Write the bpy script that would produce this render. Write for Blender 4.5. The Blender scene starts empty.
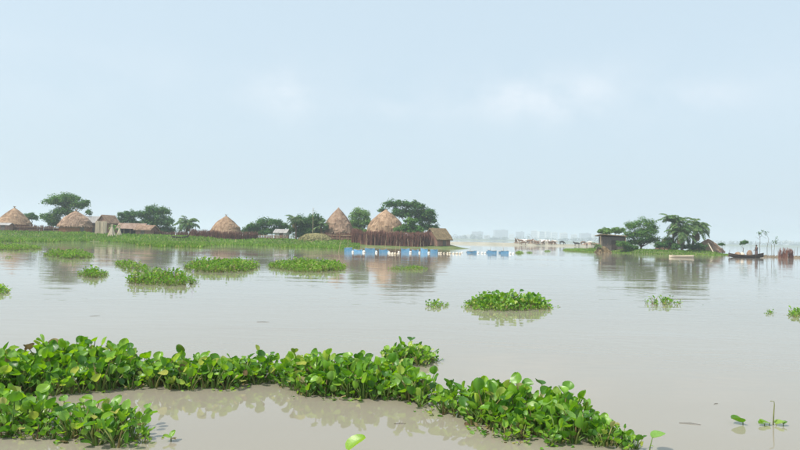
import bpy, math, random
from mathutils import Vector, Matrix, Quaternion, noise

random.seed(11)
R = math.radians
S = bpy.context.scene
COL = S.collection

# ------------------------------------------------------------------ camera
F = 620.0                      # focal length in photo pixels (photo 800 x 450)
CAM_H = 1.8
SLOPE = 0.021                  # the horizon of the photo drops to the right
HOR = 238.0                    # horizon height at the picture's middle column
pitch = math.atan((HOR - 225) / F)
roll = math.atan(SLOPE)
fw = Vector((0, math.cos(pitch), math.sin(pitch)))
up0 = Vector((0, -math.sin(pitch), math.cos(pitch)))
rt0 = Vector((1, 0, 0))
rt = rt0 * math.cos(roll) + up0 * math.sin(roll)
up = up0 * math.cos(roll) - rt0 * math.sin(roll)
cam = bpy.data.cameras.new('camera')
cam.sensor_width = 36.0
cam.lens = 36.0 * F / 800.0
cam.clip_start = 0.05
cam.clip_end = 20000
co = bpy.data.objects.new('camera', cam)
COL.objects.link(co)
m = Matrix.Identity(4)
for i in range(3):
    m[i][0], m[i][1], m[i][2] = rt[i], up[i], -fw[i]
m[2][3] = CAM_H
co.matrix_world = m
S.camera = co

# ------------------------------------------------------------------ sky, sun, exposure
SUN_EL, SUN_AZ = R(56), R(-118)     # azimuth measured from +Y towards +X: left, a little behind the camera
W = bpy.data.worlds.new('World')
S.world = W
W.use_nodes = True
nt = W.node_tree
nt.nodes.clear()
wo = nt.nodes.new('ShaderNodeOutputWorld')
bg = nt.nodes.new('ShaderNodeBackground')
sky = nt.nodes.new('ShaderNodeTexSky')
sky.sky_type = 'NISHITA'
sky.sun_disc = False
sky.sun_elevation = SUN_EL
sky.sun_rotation = SUN_AZ
sky.air_density = 1.0
sky.dust_density = 6.0
sky.ozone_density = 1.4
L = nt.links.new
# thin high veil of humid air plus a few faint cumulus, spread over the whole sky
tc = nt.nodes.new('ShaderNodeTexCoord')
mp = nt.nodes.new('ShaderNodeMapping')
mp.inputs['Scale'].default_value = (1, 1, 1.5)
mp.inputs['Location'].default_value = (0.35, 0.0, 0.1)
n1 = nt.nodes.new('ShaderNodeTexNoise')
n1.inputs['Scale'].default_value = 9.0
n1.inputs['Detail'].default_value = 7
n1.inputs['Roughness'].default_value = 0.55
cr = nt.nodes.new('ShaderNodeValToRGB')
cr.color_ramp.elements[0].position = 0.36
cr.color_ramp.elements[0].color = (0, 0, 0, 1)
cr.color_ramp.elements[1].position = 0.64
cr.color_ramp.elements[1].color = (1, 1, 1, 1)
veil = nt.nodes.new('ShaderNodeMix')
veil.data_type = 'RGBA'
veil.inputs[0].default_value = 0.75
veil.inputs[7].default_value = (4.55, 5.55, 6.2, 1)
cl = nt.nodes.new('ShaderNodeMix')
cl.data_type = 'RGBA'
cl.inputs[7].default_value = (6.1, 6.3, 6.6, 1)
cm = nt.nodes.new('ShaderNodeMath')
cm.operation = 'MULTIPLY'
cm.inputs[1].default_value = 0.42
L(tc.outputs['Generated'], mp.inputs['Vector'])
L(mp.outputs['Vector'], n1.inputs['Vector'])
L(n1.outputs['Fac'], cr.inputs['Fac'])
# faint cumulus puffs line the lower sky, thickest in two banks ahead
def wmath(op, a, b=None, c=None):
    q = nt.nodes.new('ShaderNodeMath')
    q.operation = op
    for i_, v_ in enumerate((a, b, c)):
        if v_ is None:
            continue
        if hasattr(v_, 'links'):
            L(v_, q.inputs[i_])
        else:
            q.inputs[i_].default_value = v_
    return q.outputs[0]
sx = nt.nodes.new('ShaderNodeSeparateXYZ')
L(tc.outputs['Generated'], sx.inputs[0])
az = wmath('ARCTAN2', sx.outputs[0], sx.outputs[1])
el = wmath('ARCSINE', sx.outputs[2])
def puff(a0, e0, wa, we):
    da = wmath('MULTIPLY', wmath('SUBTRACT', az, R(a0)), 1 / R(wa))
    de = wmath('MULTIPLY', wmath('SUBTRACT', el, R(e0)), 1 / R(we))
    return wmath('EXPONENT', wmath('MULTIPLY', wmath('ADD', wmath('MULTIPLY', da, da), wmath('MULTIPLY', de, de)), -1.0))
band = puff(0, 12.6, 400, 3.2)
banks = wmath('ADD', wmath('ADD', wmath('MULTIPLY', puff(13, 12.8, 6.5, 2.0), 1.15), puff(-10.5, 12.6, 2.6, 1.9)), wmath('ADD', wmath('MULTIPLY', puff(26, 12.2, 3.0, 1.2), .5), wmath('MULTIPLY', puff(-1, 11.8, 2.6, 1.2), .35)))
cmask = wmath('MULTIPLY', cr.outputs['Color'], wmath('ADD', wmath('MULTIPLY', band, .25), banks))
L(cmask, cm.inputs[0])
L(sky.outputs['Color'], veil.inputs[6])
L(cm.outputs['Value'], cl.inputs[0])
L(veil.outputs[2], cl.inputs[6])
L(cl.outputs[2], bg.inputs['Color'])
bg.inputs['Strength'].default_value = 0.10
L(bg.outputs['Background'], wo.inputs['Surface'])

sd = bpy.data.lights.new('sun', 'SUN')
sd.energy = 3.0
sd.angle = R(1.5)
sd.color = (1.0, 0.95, 0.86)
so = bpy.data.objects.new('sun', sd)
COL.objects.link(so)
sdir = Vector((math.sin(SUN_AZ) * math.cos(SUN_EL), math.cos(SUN_AZ) * math.cos(SUN_EL), math.sin(SUN_EL)))
so.rotation_euler = sdir.to_track_quat('Z', 'Y').to_euler()
so.location = (0, 0, 30)

vs = S.view_settings
vs.view_transform = 'Standard'
vs.look = 'None'
vs.exposure = 0.72
vs.gamma = 1.0
vs.use_curve_mapping = False
S.render.engine = 'CYCLES'
S.cycles.use_denoising = True
S.cycles.max_bounces = 8
S.cycles.volume_bounces = 1
S.cycles.transparent_max_bounces = 8


# ------------------------------------------------------------------ pixels to places
def ray(px, py):
    return (fw + rt * ((px - 400) / F) + up * ((225 - py) / F))

def on(px, py, z=0.0):
    """where the pixel's ray meets the level z"""
    d = ray(px, py)
    t = (z - CAM_H) / d.z
    return Vector((d.x * t, d.y * t, z))

def at(px, py, D):
    """the pixel's point at ground distance D"""
    d = ray(px, py)
    t = D / d.y
    return Vector((0, 0, CAM_H)) + d * t

def hor(px):
    return HOR + SLOPE * (px - 400)


# ------------------------------------------------------------------ mesh collecting
class MB:
    def __init__(s):
        s.v, s.f, s.m = [], [], []

    def add(s, vs, fs, mi=0):
        o = len(s.v)
        s.v.extend(vs)
        for f in fs:
            s.f.append(tuple(i + o for i in f))
            s.m.append(mi)

    def box(s, c, d, rz=0, mi=0, q=None):
        vs = []
        rot = Matrix.Rotation(rz, 3, 'Z') if q is None else q
        for x in (-.5, .5):
            for y in (-.5, .5):
                for z in (-.5, .5):
                    vs.append(tuple(Vector(c) + rot @ Vector((x * d[0], y * d[1], z * d[2]))))
        s.add(vs, [(0, 1, 3, 2), (4, 6, 7, 5), (0, 4, 5, 1), (2, 3, 7, 6), (0, 2, 6, 4), (1, 5, 7, 3)], mi)

    def tube(s, pts, rad, n=5, mi=0, cap=True):
        pts = [Vector(p) for p in pts]
        vs, fs = [], []
        k = len(pts)
        if not hasattr(rad, '__len__'):
            rad = [rad] * k
        for i, p in enumerate(pts):
            t = (pts[min(i + 1, k - 1)] - pts[max(i - 1, 0)])
            if t.length < 1e-9:
                t = Vector((0, 0, 1))
            t.normalize()
            a = t.cross(Vector((0.31, 0.95, 0.02)))
            if a.length < 1e-3:
                a = t.cross(Vector((1, 0, 0)))
            a.normalize()
            b = t.cross(a)
            for j in range(n):
                an = 2 * math.pi * j / n
                vs.append(tuple(p + (a * math.cos(an) + b * math.sin(an)) * rad[i]))
        for i in range(k - 1):
            for j in range(n):
                j2 = (j + 1) % n
                fs.append((i * n + j, i * n + j2, (i + 1) * n + j2, (i + 1) * n + j))
        if cap:
            fs.append(tuple(range(n - 1, -1, -1)))
            fs.append(tuple((k - 1) * n + j for j in range(n)))
        s.add(vs, fs, mi)

    def lathe(s, prof, n=24, c=(0, 0, 0), mi=0, jit=0.0, sq=1.0):
        vs, fs = [], []
        for (r, z) in prof:
            for j in range(n):
                a = 2 * math.pi * j / n
                rr = r * (1 + random.uniform(-jit, jit))
                vs.append((c[0] + rr * math.cos(a), c[1] + rr * math.sin(a) * sq, c[2] + z + random.uniform(-jit, jit) * .5))
        for i in range(len(prof) - 1):
            for j in range(n):
                j2 = (j + 1) % n
                fs.append((i * n + j, i * n + j2, (i + 1) * n + j2, (i + 1) * n + j))
        fs.append(tuple((len(prof) - 1) * n + j for j in range(n)))
        s.add(vs, fs, mi)

    def mesh(s, name, mats, smooth=False):
        me = bpy.data.meshes.new(name)
        me.from_pydata([tuple(v) for v in s.v], [], s.f)
        for mm in (mats if isinstance(mats, (list, tuple)) else [mats]):
            me.materials.append(mm)
        if any(s.m):
            me.polygons.foreach_set('material_index', s.m)
        if smooth:
            me.polygons.foreach_set('use_smooth', [True] * len(me.polygons))
        me.update()
        return me

    def build(s, name, mats, parent=None, smooth=False, kind=None):
        o = bpy.data.objects.new(name, s.mesh(name, mats, smooth))
        COL.objects.link(o)
        if parent is not None:
            o.parent = parent
            o.location = -parent.location if parent.get('_abs') else (0, 0, 0)
        if kind:
            o['kind'] = kind
        return o


def link(name, me, parent=None, mat=None):
    o = bpy.data.objects.new(name, me)
    COL.objects.link(o)
    if parent is not None:
        o.parent = parent
    if mat is not None:
        o.matrix_local = mat
    return o

def empty(name, loc, label, cat, group=None, rz=0):
    o = bpy.data.objects.new(name, None)
    o.empty_display_size = 0.3
    COL.objects.link(o)
    o.location = loc
    o.rotation_euler = (0, 0, rz)
    tag(o, label, cat, group)
    return o

def tag(o, label, cat, group=None):
    o['label'] = label
    o['category'] = cat
    if group:
        o['group'] = group
    return o

def U(a, b):
    return random.uniform(a, b)

def rotm(z=0, x=0, y=0):
    return Matrix.Rotation(z, 3, 'Z') @ Matrix.Rotation(y, 3, 'Y') @ Matrix.Rotation(x, 3, 'X')


# ------------------------------------------------------------------ materials
def new_mat(name):
    mt = bpy.data.materials.new(name)
    mt.use_nodes = True
    t = mt.node_tree
    t.nodes.clear()
    return mt, t, t.nodes.new, t.links.new

def plain(name, c1, c2, scale=3.0, rough=0.8, stretch=(1, 1, 1), bump=0.15, isl=0.0, spec=0.3, c3=None, detail=6, bscale=None):
    """noise-mottled surface; isl adds a lightness change for each loose piece"""
    mt, t, N, K = new_mat(name)
    out = N('ShaderNodeOutputMaterial')
    b = N('ShaderNodeBsdfPrincipled')
    b.inputs['Roughness'].default_value = rough
    b.inputs['Specular IOR Level'].default_value = spec
    c = N('ShaderNodeTexCoord')
    mp_ = N('ShaderNodeMapping')
    mp_.inputs['Scale'].default_value = stretch
    K(c.outputs['Object'], mp_.inputs['Vector'])
    n = N('ShaderNodeTexNoise')
    n.inputs['Scale'].default_value = scale
    n.inputs['Detail'].default_value = detail
    n.inputs['Roughness'].default_value = 0.62
    K(mp_.outputs['Vector'], n.inputs['Vector'])
    r = N('ShaderNodeValToRGB')
    e = r.color_ramp.elements
    e[0].position, e[1].position = 0.34, 0.68
    e[0].color, e[1].color = (*c1, 1), (*c2, 1)
    if c3:
        x = e.new(0.52)
        x.color = (*c3, 1)
    K(n.outputs['Fac'], r.inputs['Fac'])
    src = r.outputs['Color']
    if isl:
        g = N('ShaderNodeNewGeometry')
        oi = N('ShaderNodeObjectInfo')
        ad = N('ShaderNodeMath'); ad.operation = 'ADD'
        K(g.outputs['Random Per Island'], ad.inputs[0]); K(oi.outputs['Random'], ad.inputs[1])
        fr = N('ShaderNodeMath'); fr.operation = 'FRACT'
        K(ad.outputs[0], fr.inputs[0])
        mr = N('ShaderNodeMapRange')
        mr.inputs[3].default_value, mr.inputs[4].default_value = 1 - isl, 1 + isl
        K(fr.outputs[0], mr.inputs[0])
        hs = N('ShaderNodeHueSaturation')
        K(mr.outputs[0], hs.inputs['Value']); K(src, hs.inputs['Color'])
        src = hs.outputs['Color']
    K(src, b.inputs['Base Color'])
    if bump:
        n2 = N('ShaderNodeTexNoise')
        n2.inputs['Scale'].default_value = (bscale or scale * 4)
        n2.inputs['Detail'].default_value = 4
        K(mp_.outputs['Vector'], n2.inputs['Vector'])
        bp = N('ShaderNodeBump')
        bp.inputs['Strength'].default_value = bump
        bp.inputs['Distance'].default_value = 0.05
        K(n2.outputs['Fac'], bp.inputs['Height'])
        K(bp.outputs['Normal'], b.inputs['Normal'])
    K(b.outputs[0], out.inputs['Surface'])
    return mt

def leafy(name, cols, trans=0.45, gloss=0.08, rough=0.35, nscale=18.0, spots=0.0):
    """thin leaf: reflects, lets light through, waxy sheen; each leaf takes its own tone from cols"""
    mt, t, N, K = new_mat(name)
    out = N('ShaderNodeOutputMaterial')
    g = N('ShaderNodeNewGeometry')
    oi = N('ShaderNodeObjectInfo')
    ad = N('ShaderNodeMath'); ad.operation = 'ADD'
    K(g.outputs['Random Per Island'], ad.inputs[0]); K(oi.outputs['Random'], ad.inputs[1])
    fr = N('ShaderNodeMath'); fr.operation = 'FRACT'
    K(ad.outputs[0], fr.inputs[0])
    r = N('ShaderNodeValToRGB')
    e = r.color_ramp.elements
    for i, (p, c) in enumerate(cols):
        x = e[i] if i < 2 else e.new(p)
        x.position = p
        x.color = (*c, 1)
    K(fr.outputs[0], r.inputs['Fac'])
    c = N('ShaderNodeTexCoord')
    n = N('ShaderNodeTexNoise')
    n.inputs['Scale'].default_value = nscale
    n.inputs['Detail'].default_value = 4
    K(c.outputs['Object'], n.inputs['Vector'])
    mr = N('ShaderNodeMapRange')
    mr.inputs[1].default_value, mr.inputs[2].default_value = 0.3, 0.7
    mr.inputs[3].default_value, mr.inputs[4].default_value = 0.78, 1.22
    K(n.outputs['Fac'], mr.inputs[0])
    hs = N('ShaderNodeHueSaturation')
    K(r.outputs['Color'], hs.inputs['Color']); K(mr.outputs[0], hs.inputs['Value'])
    if spots:
        # torn, yellowed and browned patches, different on every leaf
        n4 = N('ShaderNodeTexNoise'); n4.noise_dimensions = '4D'
        n4.inputs['Scale'].default_value = 3.2
        n4.inputs['Detail'].default_value = 5
        n4.inputs['Roughness'].default_value = .6
        w4 = N('ShaderNodeMath'); w4.operation = 'MULTIPLY'; w4.inputs[1].default_value = 40
        K(fr.outputs[0], w4.inputs[0]); K(w4.outputs[0], n4.inputs['W'])
        K(c.outputs['Object'], n4.inputs['Vector'])
        r4 = N('ShaderNodeValToRGB')
        r4.color_ramp.elements[0].position = .60; r4.color_ramp.elements[0].color = (0, 0, 0, 1)
        r4.color_ramp.elements[1].position = .72; r4.color_ramp.elements[1].color = (1, 1, 1, 1)
        K(n4.outputs['Fac'], r4.inputs['Fac'])
        ms = N('ShaderNodeMath'); ms.operation = 'MULTIPLY'; ms.inputs[1].default_value = spots
        K(r4.outputs['Color'], ms.inputs[0])
        mc = N('ShaderNodeMix'); mc.data_type = 'RGBA'
        mc.inputs[7].default_value = (.30, .26, .06, 1)
        K(ms.outputs[0], mc.inputs[0]); K(hs.outputs['Color'], mc.inputs[6])
        hs_ = N('ShaderNodeHueSaturation')
        K(mc.outputs[2], hs_.inputs['Color'])
        hs = hs_
    d = N('ShaderNodeBsdfDiffuse')
    K(hs.outputs['Color'], d.inputs['Color'])
    tr = N('ShaderNodeBsdfTranslucent')
    hs2 = N('ShaderNodeHueSaturation')
    hs2.inputs['Hue'].default_value = 0.485
    hs2.inputs['Saturation'].default_value = 1.1
    hs2.inputs['Value'].default_value = 1.5
    K(hs.outputs['Color'], hs2.inputs['Color'])
    K(hs2.outputs['Color'], tr.inputs['Color'])
    mx = N('ShaderNodeMixShader')
    mx.inputs[0].default_value = trans
    K(d.outputs[0], mx.inputs[1]); K(tr.outputs[0], mx.inputs[2])
    gl = N('ShaderNodeBsdfGlossy')
    gl.inputs['Roughness'].default_value = rough
    lw = N('ShaderNodeLayerWeight')
    lw.inputs['Blend'].default_value = 0.5
    pw_ = N('ShaderNodeMath'); pw_.operation = 'POWER'
    pw_.inputs[1].default_value = 4.0
    K(lw.outputs['Facing'], pw_.inputs[0])
    ml = N('ShaderNodeMath'); ml.operation = 'MULTIPLY_ADD'
    ml.inputs[1].default_value = 0.22; ml.inputs[2].default_value = gloss
    K(pw_.outputs[0], ml.inputs[0])
    mx2 = N('ShaderNodeMixShader')
    K(ml.outputs[0], mx2.inputs[0])
    K(mx.outputs[0], mx2.inputs[1]); K(gl.outputs[0], mx2.inputs[2])
    bp = N('ShaderNodeBump')
    bp.inputs['Strength'].default_value = 0.25
    bp.inputs['Distance'].default_value = 0.004
    K(n.outputs['Fac'], bp.inputs['Height'])
    for s_ in (d, gl):
        K(bp.outputs['Normal'], s_.inputs['Normal'])
    K(mx2.outputs[0], out.inputs['Surface'])
    return mt

M = {}
HY = [(0.0, (.048, .150, .020)), (0.25, (.095, .245, .025)), (0.5, (.155, .340, .030)), (0.72, (.230, .415, .040)),
      (0.88, (.20, .39, .085)), (0.96, (.35, .48, .07)), (0.992, (.38, .40, .13)), (1.0, (.30, .24, .11))]
M['hyacinth'] = leafy('hyacinth_leaf', HY, 0.46, 0.035, 0.38, spots=.6)
M['hyacinth_far'] = leafy('hyacinth_leaf_distant', [(0, (0.072, 0.182, 0.024)), (.4, (0.121, 0.275, 0.035)), (.75, (0.187, 0.352, 0.044)), (.92, (0.264, 0.385, 0.077)), (1, (0.363, 0.374, 0.165))], 0.35, 0.0, 0.5)
M['stalk'] = leafy('hyacinth_stalk', [(0, (.09, .17, .03)), (.5, (.15, .23, .05)), (.8, (.24, .25, .08)), (1, (.25, .17, .08))], 0.2, 0.02, 0.4)
M['dead'] = leafy('withered_leaf', [(0, (.20, .15, .07)), (.5, (.30, .25, .12)), (1, (.13, .09, .05))], 0.2, 0.0, 0.6)
M['petal'] = leafy('hyacinth_petal', [(0, (.55, .46, .75)), (1, (.70, .62, .85))], 0.4, 0.0, 0.5)
M['thatch'] = plain('weathered_thatch', (.19, .125, .09), (.41, .29, .21), 1.1, 0.95, (1.6, 1.6, .6), .5, .13, .1, (.31, .21, .145), bscale=14)
M['thatch_new'] = plain('straw_thatch', (.23, .15, .095), (.46, .325, .215), 1.1, 0.95, (1.6, 1.6, .6), .5, .13, .1, (.36, .24, .155), bscale=14)
M['thatch_old'] = plain('mossy_thatch', (.12, .12, .05), (.30, .26, .13), 2.2, 0.95, (3, 3, .6), .5, .25, .1, bscale=14)
M['thatch_mid'] = plain('olive_brown_thatch', (.15, .11, .065), (.34, .26, .15), 2.2, 0.95, (3, 3, .6), .5, .3, .1, bscale=14)
M['wall_orange'] = plain('jute_stick_wall', (.30, .13, .06), (.52, .27, .14), 1.5, 0.9, (9, 9, .8), .4, .15, .1)
M['wall_pink'] = plain('faded_reed_wall', (.30, .17, .13), (.46, .28, .22), 1.5, 0.9, (9, 9, .8), .4, .15, .1)
M['wall_grey'] = plain('grey_woven_wall', (.11, .095, .085), (.22, .185, .165), 1.5, 0.9, (6, 6, 6), .4, .1, .1)
M['reed'] = plain('brown_reed', (.15, .075, .055), (.30, .16, .11), 2, 0.95, (1, 1, 1), 0, .35, .1)
M['twig'] = plain('brushwood_twig', (.12, .055, .042), (.25, .125, .095), 2, 0.95, (1, 1, 1), 0, .4, .1)
M['jute'] = plain('pale_jute_stick', (.70, .58, .43), (.86, .75, .60), 2, 0.85, (6, 6, .6), .2, .2, .15)
M['bamboo'] = plain('bamboo_pole', (.30, .22, .13), (.50, .40, .25), 3, 0.7, (1, 1, 1), 0, .25, .3)
M['bark'] = plain('tree_bark', (.07, .05, .035), (.17, .13, .09), 6, 0.95, (3, 3, .6), .5, 0, .1)
M['wood'] = plain('tarred_boat_wood', (.035, .028, .024), (.10, .075, .06), 3, 0.7, (.6, 5, 5), .3, .15, .2)
M['tin'] = plain('weathered_tin', (.26, .25, .24), (.42, .40, .38), 2, 0.55, (1, 1, 1), .1, .1, .4)
M['tin_rust'] = plain('rusty_tin', (.20, .12, .08), (.38, .28, .22), 1.2, 0.75, (1, 1, 1), .1, .1, .3)
M['mud'] = plain('bank_mud', (.14, .11, .075), (.25, .20, .14), .6, 0.95, (1, 1, 1), .3, 0, .1)
M['soil_green'] = plain('weedy_soil', (.055, .11, .03), (.19, .19, .08), .5, 0.95, (1, 1, 1), .3, 0, .1)
M['sand'] = plain('pale_sand', (.26, .25, .19), (.40, .37, .30), .15, 0.95, (1, 1, 1), .1, 0, .1)
M['net'] = plain('blue_net', (.13, .34, .56), (.24, .46, .68), 5, 0.6, (1, 1, 1), .1, .25, .3)
M['foam'] = plain('white_foam', (.68, .66, .60), (.82, .81, .78), 6, 0.7, (1, 1, 1), .1, .1, .3)
M['cream'] = plain('cream_cloth', (.62, .54, .42), (.78, .70, .57), 3, 0.9, (3, 3, .6), .4, .1, .1)
M['white'] = plain('chalk_paint', (.60, .60, .57), (.78, .78, .75), 2, 0.8, (1, 1, 1), .05, .05, .2)
M['city_blue'] = plain('city_facade_grey', (.25, .27, .30), (.36, .38, .40), .05, 0.9, (1, 1, 1), 0, .1, .1)
M['city_white'] = plain('city_facade_white', (.60, .60, .58), (.78, .77, .74), .05, 0.9, (1, 1, 1), 0, .1, .1)
M['window'] = plain('dark_window', (.14, .15, .16), (.22, .23, .24), 1, 0.25, (1, 1, 1), 0, .2, .5)
M['cow_black'] = plain('black_hide', (.020, .017, .015), (.05, .042, .038), 3, 0.85, (1, 1, 1), 0, 0, .2)
M['cow_brown'] = plain('brown_hide', (.15, .095, .065), (.29, .195, .13), 2, 0.85, (1, 1, 1), 0, 0, .2)
M['cow_white'] = plain('pale_hide', (.55, .50, .43), (.75, .71, .64), 2, 0.85, (1, 1, 1), 0, 0, .2)
M['skin'] = plain('brown_skin', (.17, .085, .05), (.24, .13, .08), 8, 0.6, (1, 1, 1), 0, 0, .3)
M['hair'] = plain('black_hair', (.012, .010, .009), (.03, .025, .022), 20, 0.6, (1, 1, 1), 0, 0, .3)
M['shirt'] = plain('dark_shirt', (.04, .045, .055), (.08, .085, .10), 8, 0.9, (1, 1, 1), 0, 0, .1)
M['lungi'] = plain('checked_lungi', (.12, .09, .10), (.22, .16, .15), 14, 0.9, (1, 1, 1), 0, 0, .1)
M['tree_a'] = leafy('tree_leaf_mid', [(0, (0.048, 0.138, 0.031)), (.5, (0.082, 0.198, 0.043)), (.85, (0.138, 0.264, 0.054)), (1, (0.228, 0.312, 0.084))], .3, 0, .5, nscale=.9)
M['tree_b'] = leafy('tree_leaf_dark', [(0, (0.037, 0.106, 0.035)), (.5, (0.062, 0.156, 0.045)), (.85, (0.100, 0.213, 0.053)), (1, (0.175, 0.250, 0.075))], .28, 0, .5, nscale=.9)
M['tree_c'] = leafy('tree_leaf_pale', [(0, (0.083, 0.176, 0.044)), (.5, (0.121, 0.231, 0.061)), (.85, (0.176, 0.297, 0.077)), (1, (0.242, 0.330, 0.121))], .35, 0, .5, nscale=.9)
M['palm'] = leafy('palm_leaflet', [(0, (0.058, 0.131, 0.038)), (.5, (0.095, 0.189, 0.055)), (.85, (0.158, 0.252, 0.079)), (1, (0.252, 0.263, 0.116))], .25, .03, .4, nscale=1.2)
M['palm_dry'] = leafy('dry_palm_leaflet', [(0, (.20, .14, .08)), (.5, (.30, .22, .12)), (1, (.16, .14, .06))], .2, 0, .6, nscale=1.2)
M['grass'] = leafy('bank_grass', [(0, (0.092, 0.194, 0.027)), (.5, (0.140, 0.275, 0.038)), (.85, (0.205, 0.335, 0.054)), (1, (0.324, 0.335, 0.130))], .35, 0, .6, nscale=.11)
M['far_wood'] = leafy('distant_foliage', [(0, (.03, .07, .025)), (.6, (.05, .10, .035)), (1, (.09, .13, .05))], .2, 0, .6, nscale=.1)


def water_material():
    mt, t, N, K = new_mat('silty_water')
    out = N('ShaderNodeOutputMaterial')
    b = N('ShaderNodeBsdfPrincipled')
    c = N('ShaderNodeTexCoord')
    n0 = N('ShaderNodeTexNoise')
    n0.inputs['Scale'].default_value = 0.09
    n0.inputs['Detail'].default_value = 5
    K(c.outputs['Object'], n0.inputs['Vector'])
    r = N('ShaderNodeValToRGB')
    e = r.color_ramp.elements
    e[0].position, e[1].position = .3, .7
    e[0].color, e[1].color = (.245, .219, .172, 1), (.275, .248, .198, 1)
    K(n0.outputs['Fac'], r.inputs['Fac'])
    K(r.outputs['Color'], b.inputs['Base Color'])
    b.inputs['Roughness'].default_value = 0.03
    b.inputs['IOR'].default_value = 1.46
    b.inputs['Specular IOR Level'].default_value = 0.5

    def nz(scale, stretch, detail, rough=.5, dist=0):
        mp_ = N('ShaderNodeMapping')
        mp_.inputs['Scale'].default_value = stretch
        mp_.inputs['Rotation'].default_value = (0, 0, 0.12)
        K(c.outputs['Object'], mp_.inputs['Vector'])
        n = N('ShaderNodeTexNoise')
        n.inputs['Scale'].default_value = scale
        n.inputs['Detail'].default_value = detail
        n.inputs['Roughness'].default_value = rough
        n.inputs['Distortion'].default_value = dist
        K(mp_.outputs['Vector'], n.inputs['Vector'])
        return n.outputs['Fac']
    # breeze patches: where the wind touches the water the ripples are stronger
    patch = nz(0.05, (0.5, 1.6, 1), 4, .55)
    pr = N('ShaderNodeMapRange')
    pr.inputs[1].default_value, pr.inputs[2].default_value = .42, .64
    pr.inputs[3].default_value, pr.inputs[4].default_value = .30, 1.25
    K(patch, pr.inputs[0])
    a1 = nz(0.95, (.45, 1, 1), 3, .5, .4)
    a2 = nz(4.5, (.6, 1, 1), 2, .5, .2)
    ml = N('ShaderNodeMath'); ml.operation = 'MULTIPLY_ADD'
    ml.inputs[1].default_value = 0.10
    K(a2, ml.inputs[0]); K(a1, ml.inputs[2])
    m2 = N('ShaderNodeMath'); m2.operation = 'MULTIPLY'
    K(ml.outputs[0], m2.inputs[0]); K(pr.outputs[0], m2.inputs[1])
    bp = N('ShaderNodeBump')
    bp.inputs['Strength'].default_value = 1.0
    bp.inputs['Distance'].default_value = 0.022
    K(m2.outputs[0], bp.inputs['Height'])
    K(bp.outputs['Normal'], b.inputs['Normal'])
    K(b.outputs[0], out.inputs['Surface'])
    return mt
M['water'] = water_material()


# ------------------------------------------------------------------ water, islands, banks
w = MB()
xs = [-4000, -800, -150, -40, 0, 40, 150, 800, 4000]
ys = [-3900, -300, -20, 0, 20, 60, 150, 400, 1200, 4100]
for y in ys:
    for x in xs:
        w.v.append((x, y, 0))
nx = len(xs)
for j in range(len(ys) - 1):
    for i in range(nx - 1):
        w.f.append((j * nx + i, j * nx + i + 1, (j + 1) * nx + i + 1, (j + 1) * nx + i)); w.m.append(0)
o = w.build('water', M['water'])
o['kind'] = 'structure'

def sm(a, b, x):
    t = max(0.0, min(1.0, (x - a) / (b - a)))
    return t * t * (3 - 2 * t)

def left_ground(x, y):
    front = 112 + 5 * noise.noise(Vector((x * .05, 3.1, 0))) + 2 * noise.noise(Vector((x * .2, 7.1, 0)))
    h = sm(front, front + 14, y) * (0.95 + .35 * sm(-30, -80, x))
    h *= 1 - sm(158, 176, y)
    h *= 1 - sm(9.0, 14.0, x + .06 * (y - 120))
    return h * (1 + .12 * noise.noise(Vector((x * .15, y * .15, 2)))) - 0.12 * (h < .02)

def right_ground(x, y):
    e = ((x - 46.6) / 12.6) ** 2 + ((y - 116) / 12.0) ** 2
    e += .35 * noise.noise(Vector((x * .15, y * .15, 9)))
    return .62 * sm(1.0, .45, e) - .12 * (e > 1.0)

def terrain(name, fn, x0, x1, y0, y1, st, mats):
    b = MB()
    nx = int((x1 - x0) / st) + 1
    ny = int((y1 - y0) / st) + 1
    hs = []
    for j in range(ny):
        for i in range(nx):
            x, y = x0 + i * st, y0 + j * st
            h = fn(x, y)
            hs.append(h)
            b.v.append((x, y, h))
    for j in range(ny - 1):
        for i in range(nx - 1):
            q = (j * nx + i, j * nx + i + 1, (j + 1) * nx + i + 1, (j + 1) * nx + i)
            if max(hs[k] for k in q) > -0.05:
                b.f.append(q); b.m.append(0)
    o = b.build(name, mats, smooth=True)
    o['kind'] = 'structure'
    return o
terrain('island_bank_left', left_ground, -110, 16, 100, 178, 1.5, M['soil_green'])
terrain('island_bank_right', right_ground, 26, 66, 98, 132, 1.0, M['soil_green'])

def gz_left(p):
    return max(0.0, left_ground(p.x, p.y))
def gz_right(p):
    return max(0.0, right_ground(p.x, p.y))

# sandbank in the middle distance and the far shore
def sand(x, y):
    cx = 16 + (y - 225) * .1
    e = ((x - 47) / 40) ** 2 + ((y - 246) / 22) ** 2 + .3 * noise.noise(Vector((x * .1, y * .1, 4)))
    return .75 * sm(1.0, .5, e) - .12 * (e > 1)
terrain('sandbank', sand, 0, 96, 218, 276, 2.0, M['sand'])
def spit(x, y):
    e = ((x - 64) / 12) ** 2 + ((y - 98) / 4.5) ** 2 + .3 * noise.noise(Vector((x * .2, y * .2, 5)))
    return .16 * sm(1.0, .6, e) - .12 * (e > 1)
terrain('mud_spit', spit, 50, 80, 90, 106, 1.0, M['mud'])
def shore(x, y):
    fr = 1450 + 120 * noise.noise(Vector((x * .002, 1, 0)))
    return 3.0 * sm(fr, fr + 40, y) - .15 * (y < fr) + 2 * noise.noise(Vector((x * .01, y * .01, 1))) * sm(fr + 20, fr + 80, y)
terrain('far_shore', shore, -2600, 2600, 1300, 2500, 50, M['soil_green'])

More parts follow.
